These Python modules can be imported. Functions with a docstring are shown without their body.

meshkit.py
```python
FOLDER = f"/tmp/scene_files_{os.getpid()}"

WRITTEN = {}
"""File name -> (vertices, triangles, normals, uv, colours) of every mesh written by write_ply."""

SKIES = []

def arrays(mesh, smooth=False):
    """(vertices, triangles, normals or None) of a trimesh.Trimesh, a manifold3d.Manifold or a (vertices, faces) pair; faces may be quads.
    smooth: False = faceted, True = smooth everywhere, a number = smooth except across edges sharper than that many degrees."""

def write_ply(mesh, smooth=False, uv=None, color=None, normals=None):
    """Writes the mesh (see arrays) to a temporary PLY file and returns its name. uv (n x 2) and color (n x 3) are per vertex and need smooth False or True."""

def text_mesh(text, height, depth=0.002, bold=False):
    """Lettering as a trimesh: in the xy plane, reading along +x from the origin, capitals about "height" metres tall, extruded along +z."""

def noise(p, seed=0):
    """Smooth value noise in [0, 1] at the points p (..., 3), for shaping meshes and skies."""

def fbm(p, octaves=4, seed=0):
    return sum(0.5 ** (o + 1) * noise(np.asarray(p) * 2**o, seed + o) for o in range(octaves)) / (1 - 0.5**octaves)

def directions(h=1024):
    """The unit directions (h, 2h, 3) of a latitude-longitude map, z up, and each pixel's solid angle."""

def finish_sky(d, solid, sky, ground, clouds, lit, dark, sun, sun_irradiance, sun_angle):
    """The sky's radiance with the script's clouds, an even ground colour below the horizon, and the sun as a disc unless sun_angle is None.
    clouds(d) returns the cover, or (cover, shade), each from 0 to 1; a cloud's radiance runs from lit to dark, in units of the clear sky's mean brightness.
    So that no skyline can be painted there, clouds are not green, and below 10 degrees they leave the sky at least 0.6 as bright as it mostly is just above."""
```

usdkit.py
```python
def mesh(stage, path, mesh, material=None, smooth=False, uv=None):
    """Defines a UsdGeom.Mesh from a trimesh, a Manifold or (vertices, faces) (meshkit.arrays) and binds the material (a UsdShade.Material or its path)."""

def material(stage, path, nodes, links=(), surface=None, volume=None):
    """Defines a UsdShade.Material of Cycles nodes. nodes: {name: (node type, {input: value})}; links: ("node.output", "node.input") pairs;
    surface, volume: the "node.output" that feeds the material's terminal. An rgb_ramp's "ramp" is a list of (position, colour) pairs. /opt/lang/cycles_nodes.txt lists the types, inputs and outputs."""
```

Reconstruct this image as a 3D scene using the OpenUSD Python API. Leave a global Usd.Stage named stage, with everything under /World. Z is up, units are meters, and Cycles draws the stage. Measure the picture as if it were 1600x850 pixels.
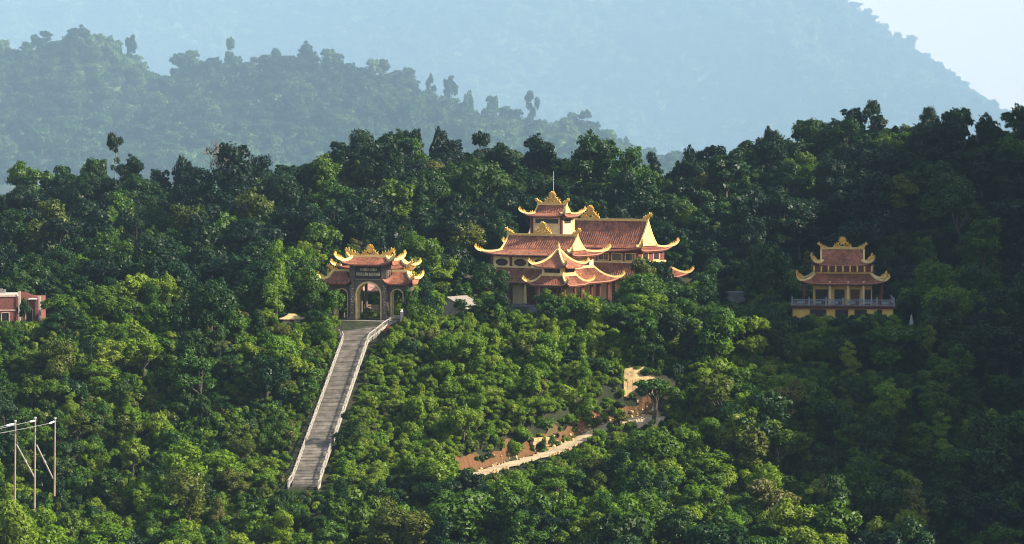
import math
import numpy as np
import trimesh
import shapely
from shapely.geometry import Polygon, Point, LineString, box as sbox
from shapely import affinity
from scipy.interpolate import PchipInterpolator
from scipy.spatial import cKDTree
import meshkit
import usdkit
from pxr import Usd, UsdGeom, UsdLux, UsdShade, Gf, Sdf, Vt

stage = Usd.Stage.CreateInMemory()
UsdGeom.SetStageUpAxis(stage, UsdGeom.Tokens.z)
UsdGeom.SetStageMetersPerUnit(stage, 1.0)
UsdGeom.Xform.Define(stage, '/World')
UsdGeom.Scope.Define(stage, '/World/Looks')

# ---------------------------------------------------------------- camera, sky, sun, exposure
FPX, CAMZ, PITCH = 4000.0, 60.0, 185.0 / 4000.0
EXPOSURE = 1.33
SUN = np.array([0.80, -0.22, 0.56]); SUN /= np.linalg.norm(SUN)
SUN_POWER, SKY_POWER = 1.25, 0.092
HAZE_DENSITY = 0.66e-4
cam = UsdGeom.Camera.Define(stage, '/World/camera')
cam.CreateHorizontalApertureAttr(36.0)
cam.CreateVerticalApertureAttr(36.0 * 850 / 1600)
cam.CreateFocalLengthAttr(36.0 * FPX / 1600)
cam.CreateClippingRangeAttr(Gf.Vec2f(1.0, 60000.0))
cam.CreateExposureAttr(EXPOSURE)
cx = UsdGeom.Xformable(cam)
cx.AddTranslateOp().Set(Gf.Vec3d(0, 0, CAMZ))
cx.AddRotateXOp().Set(90.0 - math.degrees(PITCH))

sky_mat = usdkit.material(stage, '/World/Looks/sky_light', {
    'sky': ('sky_texture', {'sky_type': 'single_scattering', 'sun_disc': False, 'sun_elevation': float(np.arcsin(SUN[2])),
                            'sun_rotation': float(np.arctan2(SUN[0], SUN[1])), 'altitude': 100.0, 'air_density': 1.0, 'aerosol_density': 3.0, 'ozone_density': 1.0}),
    'tc': ('texture_coordinate', {}), 'sep': ('separate_xyz', {}), 'map': ('mapping', {'scale': (2.0, 2.0, 9.0)}),
    'n': ('noise_texture', {'scale': 1.6, 'detail': 5.0, 'roughness': 0.55}),
    'wob': ('math', {'math_type': 'multiply_add', 'value2': -0.22, 'value3': 0.11}), 'add': ('math', {'math_type': 'add'}),
    'low': ('map_range', {'range_type': 'smoothstep', 'from_min': 0.07, 'from_max': 0.30, 'to_min': 0.9, 'to_max': 0.0, 'clamp': True}),
    'bank': ('mix_color', {'b': (6.6, 5.1, 4.0), 'use_clamp': False}),
    'bg': ('background_shader', {'strength': SKY_POWER})},
    [('tc.generated', 'sep.vector'), ('tc.generated', 'map.vector'), ('map.vector', 'n.vector'), ('n.fac', 'wob.value1'), ('sep.z', 'add.value1'), ('wob.value', 'add.value2'),
     ('add.value', 'low.value'), ('low.result', 'bank.fac'), ('sky.color', 'bank.a'), ('bank.result', 'bg.color')], surface='bg.background')   # a milky bank of cloud low all round the horizon
dome = UsdLux.DomeLight.Define(stage, '/World/sky')
UsdShade.MaterialBindingAPI.Apply(dome.GetPrim()).Bind(sky_mat)
dome.GetPrim().SetCustomDataByKey('kind', 'structure')
sun = UsdLux.DistantLight.Define(stage, '/World/sun')
sun.CreateIntensityAttr(SUN_POWER); sun.CreateNormalizeAttr(True); sun.CreateAngleAttr(0.5); sun.CreateColorAttr(Gf.Vec3f(1.0, 0.90, 0.72))
_rot = Gf.Rotation(Gf.Vec3d(0, 0, 1), Gf.Vec3d(*map(float, SUN)))
UsdGeom.Xformable(sun).AddTransformOp().Set(Gf.Matrix4d().SetRotate(_rot))


def W(u, v, y):
    """the world point at depth y seen at pixel (u, v) of the 1600 x 850 photograph: used to survey where things stand"""
    a, b = (u - 800) / FPX, -(v - 425) / FPX
    d = np.array([a, math.cos(PITCH) + b * math.sin(PITCH), -math.sin(PITCH) + b * math.cos(PITCH)])
    return np.array([0, 0, CAMZ]) + d * (y / d[1])


def Zat(v, y):
    return float(W(800, v, y)[2])


def Xat(u, y):
    return float(W(u, 450, y)[0])


def project(p):
    p = np.asarray(p, float)
    x, y, z = p[..., 0], p[..., 1], p[..., 2] - CAMZ
    f = y * math.cos(PITCH) - z * math.sin(PITCH)
    up = y * math.sin(PITCH) + z * math.cos(PITCH)
    return 800 + FPX * x / f, 425 - FPX * up / f


# ---------------------------------------------------------------- helpers
_names = {}


def unique(parent, name):
    k = (parent, name)
    n = _names.get(k, -1) + 1
    _names[k] = n
    return f'{parent}/{name}' + (f'_{n:03d}' if n else '')


def tag(prim, label=None, cat=None, group=None, kind=None):
    for k, v in (('label', label), ('category', cat), ('group', group), ('kind', kind)):
        if v:
            prim.SetCustomDataByKey(k, v)
    return prim


def thing(name, label, cat, loc=(0, 0, 0), rz=0.0, group=None):
    x = UsdGeom.Xform.Define(stage, unique('/World', name))
    x.AddTranslateOp().Set(Gf.Vec3d(*map(float, loc)))
    x.AddRotateZOp().Set(float(rz))
    tag(x.GetPrim(), label, cat, group)
    return str(x.GetPath())


def cat_mesh(m):
    if isinstance(m, (list, tuple)) and not (len(m) == 2 and isinstance(m[0], np.ndarray)):
        return trimesh.util.concatenate(list(m))
    return m


def part(parent, name, mesh, mat, smooth=False, label=None, kind=None):
    path = unique(parent, name)
    m = usdkit.mesh(stage, path, cat_mesh(mesh), M[mat], smooth=smooth)
    tag(m.GetPrim(), label, None, None, kind)
    return path


def single(name, mesh, mat, label=None, cat=None, group=None, kind=None, smooth=False):
    path = unique('/World', name)
    m = usdkit.mesh(stage, path, cat_mesh(mesh), M[mat], smooth=smooth)
    tag(m.GetPrim(), label, cat, group, kind)
    return path


def box(cx, cy, cz, sx, sy, sz, rz=0.0):
    b = trimesh.creation.box([sx, sy, sz])
    if rz:
        b.apply_transform(trimesh.transformations.rotation_matrix(rz, [0, 0, 1]))
    b.apply_translation([cx, cy, cz])
    return b


def box2(x0, x1, y0, y1, z0, z1):
    return box((x0 + x1) / 2, (y0 + y1) / 2, (z0 + z1) / 2, x1 - x0, y1 - y0, z1 - z0)


def cyl(x, y, z0, z1, r, n=12, r2=None):
    a = np.arange(n) * 2 * np.pi / n
    r2 = r if r2 is None else r2
    lo = np.c_[x + r * np.cos(a), y + r * np.sin(a), np.full(n, z0)]
    hi = np.c_[x + r2 * np.cos(a), y + r2 * np.sin(a), np.full(n, z1)]
    v = np.vstack([lo, hi, [[x, y, z0], [x, y, z1]]])
    i = np.arange(n); j = (i + 1) % n
    f = np.vstack([np.c_[i, j, j + n], np.c_[i, j + n, i + n], np.c_[j, i, np.full(n, 2 * n)], np.c_[i + n, j + n, np.full(n, 2 * n + 1)]])
    return trimesh.Trimesh(v, f, process=False)


def tube(pts, rad, n=7):
    pts = np.asarray(pts, float)
    rad = np.broadcast_to(rad, (len(pts),))
    t = np.gradient(pts, axis=0)
    t /= np.linalg.norm(t, axis=1, keepdims=True) + 1e-9
    a = np.cross(t, [0.31, 0.17, 0.93] if abs(t[0, 2]) < 0.8 else [1, 0.1, 0])
    a /= np.linalg.norm(a, axis=1, keepdims=True) + 1e-9
    b = np.cross(t, a)
    ang = np.arange(n) * 2 * np.pi / n
    v = pts[:, None] + rad[:, None, None] * (np.cos(ang)[None, :, None] * a[:, None] + np.sin(ang)[None, :, None] * b[:, None])
    k = len(pts)
    i, j = np.meshgrid(np.arange(k - 1), np.arange(n), indexing='ij')
    i, j = i.ravel(), j.ravel()
    q = np.c_[i * n + j, i * n + (j + 1) % n, (i + 1) * n + (j + 1) % n, (i + 1) * n + j]
    f = [q[:, [0, 1, 2]], q[:, [0, 2, 3]]]
    v = v.reshape(-1, 3)
    for end, s in ((0, 1), (k - 1, -1)):
        c = len(v); v = np.vstack([v, pts[end]])
        jj = np.arange(n)
        f.append(np.c_[end * n + (jj + 1) % n, end * n + jj, np.full(n, c)][:, ::s])
    return trimesh.Trimesh(v, np.vstack(f), process=False)


def bar(pts, w, h, base=0.0):
    """a bar of rectangular section, w wide and h high, standing on the polyline"""
    pts = np.asarray(pts, float); k = len(pts)
    w = np.broadcast_to(w, (k,)); h = np.broadcast_to(h, (k,))
    t = np.gradient(pts, axis=0)
    s = np.cross(t, [0, 0, 1.0]); s /= np.linalg.norm(s, axis=1, keepdims=True) + 1e-9
    up = np.cross(s, t); up /= np.linalg.norm(up, axis=1, keepdims=True) + 1e-9
    lo = pts + up * base
    ring = np.stack([lo - s * w[:, None] / 2, lo + s * w[:, None] / 2, lo + s * w[:, None] * 0.4 + up * h[:, None], lo - s * w[:, None] * 0.4 + up * h[:, None]], 1)
    v = ring.reshape(-1, 3)
    f = []
    for i in range(k - 1):
        for j in range(4):
            a, b = i * 4 + j, i * 4 + (j + 1) % 4
            f += [[a, b, b + 4], [a, b + 4, a + 4]]
    e = (k - 1) * 4
    f += [[0, 2, 1], [0, 3, 2], [e, e + 1, e + 2], [e, e + 2, e + 3]]
    return trimesh.Trimesh(v, f, process=False)


def grid_solid(P, th):
    """a slab: the n x m x 3 grid P as its top, its underside th below"""
    n, m = P.shape[:2]
    v = np.vstack([P.reshape(-1, 3), P.reshape(-1, 3) - [0, 0, th]])
    idx = np.arange(n * m).reshape(n, m)
    a, b, c, d = idx[:-1, :-1].ravel(), idx[1:, :-1].ravel(), idx[1:, 1:].ravel(), idx[:-1, 1:].ravel()
    top = np.vstack([np.c_[a, b, c], np.c_[a, c, d]])
    N = n * m
    f = [top, top[:, ::-1] + N]
    ring = np.r_[idx[0, :], idx[1:, -1], idx[-1, -2::-1], idx[-2:0:-1, 0]]
    nxt = np.roll(ring, -1)
    f += [np.c_[ring, nxt, nxt + N], np.c_[ring, nxt + N, ring + N]]
    t = trimesh.Trimesh(v, np.vstack(f), process=False)
    e = P[1:, :-1] - P[:-1, :-1]; g = P[:-1, 1:] - P[:-1, :-1]
    if np.cross(e, g)[..., 2].sum() < 0:
        t.invert()
    return t


def sheet(P):
    n, m = P.shape[:2]
    idx = np.arange(n * m).reshape(n, m)
    a, b, c, d = idx[:-1, :-1].ravel(), idx[1:, :-1].ravel(), idx[1:, 1:].ravel(), idx[:-1, 1:].ravel()
    t = trimesh.Trimesh(P.reshape(-1, 3), np.vstack([np.c_[a, b, c], np.c_[a, c, d]]), process=False)
    if t.face_normals[:, 2].mean() < 0:
        t.invert()
    return t


def extrude(poly, th):
    gs = [g for g in getattr(poly, 'geoms', [poly]) if g.area > 1e-4]
    out = []
    for g in gs:
        e = trimesh.creation.extrude_polygon(g, th, engine='earcut')
        e.apply_translation([0, 0, -th / 2])
        out.append(e)
    return trimesh.util.concatenate(out)


def stand(poly, th, loc, ang=0.0):
    """a flat outline (x along, y up) as an upright plate th thick, its plane turned by ang about z"""
    e = extrude(poly, th)
    v = np.array(e.vertices)
    v = np.c_[v[:, 0], -v[:, 2], v[:, 1]]
    c, s = math.cos(ang), math.sin(ang)
    v = np.c_[v[:, 0] * c - v[:, 1] * s, v[:, 0] * s + v[:, 1] * c, v[:, 2]] + np.asarray(loc)
    return trimesh.Trimesh(v, e.faces, process=False)


# ---------------------------------------------------------------- materials
M = {}


def plain(name, c, rough=0.6, var=0.25, scale=1.5, bump=0.0, spec=0.3, c2=None, detail=4.0):
    c = np.asarray(c, float)
    lo = c * (1 - var); hi = np.minimum(c * (1 + var), 0.9) if c2 is None else np.asarray(c2)
    nodes = {'g': ('geometry', {}), 'n': ('noise_texture', {'scale': scale, 'detail': detail, 'roughness': 0.6}),
             'r': ('rgb_ramp', {'ramp': [(0.3, tuple(lo)), (0.5, tuple(c)), (0.7, tuple(hi))]}),
             'p': ('principled_bsdf', {'roughness': rough, 'specular_ior_level': spec})}
    links = [('g.position', 'n.vector'), ('n.fac', 'r.fac'), ('r.color', 'p.base_color')]
    if bump:
        nodes['n2'] = ('noise_texture', {'scale': scale * 6, 'detail': 3.0})
        nodes['b'] = ('bump', {'strength': 0.6, 'distance': bump})
        links += [('g.position', 'n2.vector'), ('n2.fac', 'b.height'), ('b.normal', 'p.normal')]
    M[name] = usdkit.material(stage, '/World/Looks/' + name, nodes, links, surface='p.BSDF')


def leaf(name, a, b, c, trans=0.28, spread=0.45):
    """leaves: hue and tone vary from plant to plant and from leaf to leaf"""
    nodes = {'o': ('object_info', {}), 'g': ('geometry', {}),
             'r': ('rgb_ramp', {'ramp': [(0.0, a), (0.5, b), (1.0, c)]}),
             'm': ('map_range', {'from_min': 0.0, 'from_max': 1.0, 'to_min': 1 - spread, 'to_max': 1 + spread}),
             'x': ('vector_math', {'math_type': 'scale'}),
             'p': ('principled_bsdf', {'roughness': 0.45, 'specular_ior_level': 0.22}),
             't': ('translucent_bsdf', {}), 'y': ('vector_math', {'math_type': 'multiply', 'vector2': (1.25, 1.35, 0.6)}),
             'k': ('mix_closure', {'fac': trans})}
    links = [('o.random', 'r.fac'), ('g.random_per_island', 'm.value'), ('r.color', 'x.vector1'), ('m.result', 'x.scale'),
             ('x.vector', 'p.base_color'), ('x.vector', 'y.vector1'), ('y.vector', 't.color'), ('p.BSDF', 'k.closure1'), ('t.BSDF', 'k.closure2')]
    M[name] = usdkit.material(stage, '/World/Looks/' + name, nodes, links, surface='k.closure')


leaf('leaf_deep', (0.010, 0.034, 0.020), (0.016, 0.050, 0.020), (0.028, 0.068, 0.020))  # darkest leaves: shade of the upper hill put into their colour
leaf('leaf_dark', (0.020, 0.066, 0.020), (0.034, 0.096, 0.018), (0.060, 0.125, 0.018))
leaf('leaf_mid', (0.060, 0.155, 0.014), (0.095, 0.205, 0.014), (0.145, 0.240, 0.018))
leaf('leaf_light', (0.160, 0.320, 0.018), (0.230, 0.380, 0.020), (0.310, 0.420, 0.034), trans=0.34)
leaf('leaf_olive', (0.110, 0.165, 0.020), (0.165, 0.205, 0.026), (0.215, 0.220, 0.048))
leaf('leaf_conifer', (0.012, 0.060, 0.026), (0.016, 0.072, 0.028), (0.020, 0.078, 0.026))
leaf('flower_orange', (0.45, 0.12, 0.03), (0.55, 0.18, 0.05), (0.60, 0.28, 0.12), trans=0.2)
leaf('leaf_far', (0.008, 0.048, 0.026), (0.025, 0.095, 0.036), (0.075, 0.175, 0.050))
leaf('leaf_far_light', (0.06, 0.15, 0.05), (0.12, 0.24, 0.07), (0.20, 0.32, 0.11))
plain('bark', (0.075, 0.06, 0.048), 0.9, 0.4, 6.0)
plain('bark_pale', (0.17, 0.145, 0.12), 0.9, 0.35, 6.0)
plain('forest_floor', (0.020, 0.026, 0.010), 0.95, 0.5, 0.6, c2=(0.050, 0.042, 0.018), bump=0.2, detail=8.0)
plain('hill_far', (0.035, 0.075, 0.030), 0.95, 0.5, 0.012, c2=(0.08, 0.12, 0.045))
plain('soil', (0.150, 0.070, 0.030), 0.95, 0.5, 0.4, bump=0.3, c2=(0.08, 0.075, 0.026), detail=8.0)
plain('soil_dark', (0.09, 0.045, 0.035), 0.95, 0.4, 0.3, bump=0.2)
plain('sand', (0.42, 0.29, 0.14), 0.95, 0.25, 0.5, bump=0.15)
plain('road_dust', (0.44, 0.34, 0.21), 0.95, 0.35, 0.7, bump=0.05, detail=7.0)
plain('road_grey', (0.26, 0.26, 0.25), 0.9, 0.2, 0.6, bump=0.03)
M['tile'] = usdkit.material(stage, '/World/Looks/tile', {
    'g': ('geometry', {}), 'n': ('noise_texture', {'scale': 2.6, 'detail': 8.0, 'roughness': 0.65}), 'm': ('noise_texture', {'scale': 0.32, 'detail': 5.0, 'roughness': 0.6}),
    'st': ('mapping', {'scale': (1.6, 1.6, 0.25)}), 's': ('noise_texture', {'scale': 1.1, 'detail': 4.0}),
    'r': ('rgb_ramp', {'ramp': [(0.30, (0.155, 0.055, 0.034)), (0.5, (0.325, 0.115, 0.064)), (0.72, (0.45, 0.195, 0.115))]}),
    'mr': ('rgb_ramp', {'ramp': [(0.40, (0.62, 0.62, 0.60)), (0.58, (1.0, 1.0, 1.0))]}), 'sr': ('rgb_ramp', {'ramp': [(0.36, (0.66, 0.66, 0.64)), (0.52, (1.0, 1.0, 1.0))]}),
    'x': ('vector_math', {'math_type': 'multiply'}), 'y': ('vector_math', {'math_type': 'multiply'}), 'b': ('bump', {'strength': 0.6, 'distance': 0.12}),
    'p': ('principled_bsdf', {'roughness': 0.65, 'specular_ior_level': 0.3})},
    [('g.position', 'n.vector'), ('g.position', 'm.vector'), ('g.position', 'st.vector'), ('st.vector', 's.vector'), ('n.fac', 'r.fac'), ('m.fac', 'mr.fac'), ('s.fac', 'sr.fac'), ('r.color', 'x.vector1'), ('mr.color', 'x.vector2'),
     ('x.vector', 'y.vector1'), ('sr.color', 'y.vector2'), ('y.vector', 'p.base_color'), ('n.fac', 'b.height'), ('b.normal', 'p.normal')], surface='p.BSDF')   # weathered: blotches of moss and rain streaks
plain('tile_edge', (0.36, 0.165, 0.115), 0.7, 0.2, 3.0)
plain('tile_pink', (0.50, 0.27, 0.22), 0.7, 0.3, 3.0)
plain('cream', (0.70, 0.52, 0.22), 0.55, 0.22, 1.6, detail=6.0)
plain('ridge_ochre', (0.66, 0.44, 0.15), 0.5, 0.2, 2.0)
plain('gold', (0.62, 0.34, 0.045), 0.45, 0.5, 3.5, spec=0.4, detail=7.0, c2=(0.74, 0.52, 0.16))
plain('yellow_wall', (0.80, 0.52, 0.12), 0.7, 0.10, 0.8)
plain('pale_wall', (0.76, 0.56, 0.29), 0.7, 0.12, 0.8)
plain('red_wood', (0.13, 0.032, 0.024), 0.5, 0.25, 3.0)
plain('soffit', (0.15, 0.045, 0.035), 0.7, 0.25, 3.0)
plain('dark_opening', (0.022, 0.018, 0.018), 0.6, 0.2, 2.0)
plain('glass_dark', (0.03, 0.04, 0.05), 0.08, 0.1, 2.0, spec=0.8)
plain('gate_stone', (0.125, 0.094, 0.080), 0.6, 0.3, 4.0)
plain('gate_carving', (0.42, 0.36, 0.30), 0.7, 0.2, 4.0)
plain('sign_black', (0.035, 0.026, 0.026), 0.5, 0.2, 2.0)
plain('letter', (0.70, 0.60, 0.38), 0.5, 0.05, 2.0)
plain('step_stone', (0.20, 0.175, 0.145), 0.9, 0.4, 0.8, bump=0.02)
plain('step_stone_pale', (0.255, 0.225, 0.19), 0.9, 0.4, 0.8, bump=0.02)
plain('rail_stone', (0.31, 0.285, 0.25), 0.8, 0.18, 1.6)
plain('grey_stone', (0.19, 0.195, 0.20), 0.8, 0.2, 1.2)
plain('blue_grey', (0.24, 0.26, 0.29), 0.7, 0.15, 1.2)
plain('plaster_pink', (0.58, 0.44, 0.37), 0.8, 0.15, 0.9)
plain('red_brick', (0.20, 0.07, 0.06), 0.85, 0.3, 3.0, bump=0.03)
plain('white_paint', (0.78, 0.77, 0.74), 0.5, 0.06, 1.0)
plain('pole_timber', (0.29, 0.20, 0.13), 0.7, 0.2, 2.0)
plain('steel', (0.55, 0.55, 0.56), 0.35, 0.1, 2.0, spec=0.6)
plain('wire', (0.30, 0.30, 0.30), 0.5, 0.1, 2.0)
plain('pale_roof', (0.24, 0.21, 0.18), 0.85, 0.25, 2.0, bump=0.05)
plain('ochre_roof', (0.44, 0.32, 0.16), 0.8, 0.25, 2.0, bump=0.05)

# ---------------------------------------------------------------- the ground
U_SKY = np.array([-1500, -400, 0, 60, 100, 200, 260, 330, 400, 460, 520, 600, 690, 760, 850, 900, 950, 1000, 1060, 1110, 1200, 1300, 1400, 1500, 1600, 2200])
V_SKY = np.array([330, 310, 292, 272, 258, 250, 268, 268, 252, 240, 212, 202, 208, 205, 212, 228, 232, 246, 246, 222, 200, 178, 168, 172, 166, 130])
Y_RIDGE = 560.0
_ridge = PchipInterpolator((U_SKY - 800) * Y_RIDGE / FPX, [Zat(v, Y_RIDGE) - 9.6 for v in V_SKY])
_prof = PchipInterpolator([-3000, -400, 0, 40, 100, 180, 250, 300, 330, 352, 392, 398, 440, 470, 500, 30000],
                          [40, 66, 57, 47, 24, 2, -9, -2, 6.2, 12.9, 31.3, 33.6, 34.4, 36, 36.0, 36])
STAIR_TOP, STAIR_BOT = W(556, 531, 392.0), W(476, 757, 353.0)      # middle of the flight
GATE = W(579, 500, 400.0)


def smooth01(t):
    t = np.clip(t, 0, 1)
    return t * t * (3 - 2 * t)


PADS = []          # (x, y, half width, half depth, z)


def natural(x, y):
    x, y = np.broadcast_arrays(np.asarray(x, float), np.asarray(y, float))
    z = _prof(y)
    h = _ridge(np.clip(x, -320, 320))
    up = np.clip((y - 462) / (Y_RIDGE - 462), 0, 1)
    up = 0.55 * up + 0.45 * smooth01(up)
    back = smooth01((y - Y_RIDGE - 4) / 190)
    z = z + (h - 36) * up * (y > 462)
    z = z * (1 - back) + (-6) * back
    z = z - 3.6 * smooth01((x - 32) / 16) * smooth01((y - 375) / 20) * (1 - smooth01((y - 462) / 40))
    z = z + (meshkit.fbm(np.stack([x / 17, y / 17, np.zeros_like(x)], -1), 4, 3) - 0.5) * 4.0 * smooth01((y - 290) / 30) * (1 - smooth01((y - 1000) / 200))
    # added unseen hill right of the view, shaped to shade the right side
    p1, p2 = np.array([213.0, 352.0]), np.array([277.0, 504.0])
    d = p2 - p1; L = d @ d
    s = np.clip(((x - p1[0]) * d[0] + (y - p1[1]) * d[1]) / L, 0, 1)
    dist = np.hypot(x - p1[0] - s * d[0], y - p1[1] - s * d[1])
    z = np.maximum(z, 172 + 30 * s - 1.16 * np.sqrt(dist ** 2 + 60) + 6 * np.sin(x / 19) * np.sin(y / 23))
    return z


def stair_line(y):
    return np.interp(y, [STAIR_BOT[1], STAIR_TOP[1], 400], [STAIR_BOT[0], STAIR_TOP[0], GATE[0] - 0.4])


def stair_z(y):
    return np.interp(y, [300, STAIR_BOT[1] - 4, STAIR_BOT[1], STAIR_TOP[1], 398.2, 402], [-2, STAIR_BOT[2] - 1.0, STAIR_BOT[2], STAIR_TOP[2], GATE[2], GATE[2]])


ROAD = None


def ground(x, y, road=True):
    x, y = np.broadcast_arrays(np.asarray(x, float), np.asarray(y, float))
    z = natural(x, y)
    w = (1 - smooth01((np.abs(x - stair_line(y)) - 3.4) / 4.5)) * smooth01((y - 338) / 8) * (1 - smooth01((y - 402) / 6))
    z = z * (1 - w) + (stair_z(y) - 0.45) * w
    for px, py, hx, hy, pz in PADS:
        d = np.maximum(np.abs(x - px) - hx, np.abs(y - py) - hy)
        w = 1 - smooth01(d / 5.0)
        z = z * (1 - w) + pz * w
    if road and ROAD is not None:
        q = np.stack([x.ravel(), y.ravel()], 1)
        dist, idx = ROAD['tree'].query(q)
        off = ((q - ROAD['p'][idx, :2]) * ROAD['n'][idx]).sum(1)      # plus = uphill
        zr = ROAD['p'][idx, 2]
        prof = np.where(off > 0, np.clip(off - 2.4, 0, 9) * 2.1, np.clip(-off - 2.6, 0, 9) * -0.75)
        zz = z.ravel().copy()
        cut = zr + prof
        near = dist < 12
        zz = np.where(near & (off >= 0), np.minimum(zz, cut - 0.30 - 0.35 * np.clip(off - 2.4, 0, 1)), zz)
        fill = near & (off < 0)
        zz = np.where(fill, np.where(dist < 2.8, zr - 0.22, np.minimum(zz, np.maximum(cut, zz - 3))), zz)
        zz = np.where(near & (dist < 2.4), zr - 0.22, zz)
        z = zz.reshape(z.shape)
    return z


def hit(u, v, sink=0.0, y0=320.0, y1=620.0):
    ys = np.arange(y0, y1, 0.25)
    pts = np.array([W(u, v, 1000.0) - [0, 0, CAMZ]])[0] / 1000.0
    xs, zs = pts[0] * ys, CAMZ + pts[2] * ys
    below = np.nonzero(ground(xs, ys, road=False) - sink >= zs)[0]
    i = below[0] if len(below) else len(ys) - 1
    return np.array([xs[i], ys[i], zs[i]])
# where the buildings stand
A_HALL, A_GATE, A_PAV = -32.0, -12.0, -6.0
HALL = np.array([Xat(848, 436), 436.0, Zat(489, 431)])
REAR = np.array([Xat(922, 468), 468.0, Zat(487, 431)])
TOWER = np.array([Xat(863, 452), 452.0, HALL[2]])
KIOSK = np.array([Xat(873, 419), 419.0, Zat(492, 417)])
PAV = np.array([Xat(1316, 442), 442.0, Zat(511, 438)])
REDH = np.array([Xat(8, 410), 410.0, Zat(508, 406)])
PADS += [(GATE[0], 405.5, 9.0, 6.5, GATE[2]), (HALL[0] + 8, 449, 21, 22, HALL[2]), (KIOSK[0], 419, 5, 4, KIOSK[2]),
         (PAV[0], 443, 10, 6, PAV[2]), (REDH[0], 411, 9, 5, REDH[2])]

# the dirt road, surveyed along the slope: it runs in a notch cut into the hill
_road_px = [(735, 748), (770, 735), (815, 722), (860, 709), (905, 690), (950, 668), (990, 655), (1030, 650)]
_rp = np.array([hit(u, v, sink=1.9) for u, v in _road_px])
_t = np.r_[0, np.cumsum(np.hypot(*np.diff(_rp[:, :2], axis=0).T))]
_tt = np.linspace(0, _t[-1], 90)
_rp = np.c_[[PchipInterpolator(_t, _rp[:, k])(_tt) for k in range(3)]].T
_rp[:, 2] = np.convolve(np.pad(_rp[:, 2], 6, mode='edge'), np.ones(13) / 13, 'valid')
_d = np.gradient(_rp[:, :2], axis=0); _d /= np.linalg.norm(_d, axis=1, keepdims=True)
_n = np.c_[-_d[:, 1], _d[:, 0]]                                     # uphill side
ROAD = {'p': _rp, 'n': _n, 'tree': cKDTree(_rp[:, :2])}


# ---------------------------------------------------------------- temple roofs
def drop(s):
    """height of a concave roof slope from 1 at its top to 0 at the eave"""
    return 0.42 * (1 - s) + 0.58 * (1 - s) ** 2


def ribs(P, spacing=0.46):
    """rows of half-round cover tiles running down a slope grid P (n down, m across)"""
    n, m = P.shape[:2]
    w = np.linalg.norm(P[-1, 1:] - P[-1, :-1], axis=1).sum()
    k = max(int(w / spacing), 3)
    out, x = [], np.linspace(0, m - 1, k + 2)[1:-1]
    for xi in x:
        i, f = int(xi), xi - int(xi)
        line = P[:, i] * (1 - f) + P[:, min(i + 1, m - 1)] * f
        out.append(bar(line[::2] if n > 6 else line, 0.19, 0.05, 0.0))
    return out


def tile_rows(roof, grids):
    part(roof, 'tile_rows', [r for g in grids for r in ribs(g)], 'tile', kind='stuff')


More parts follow.
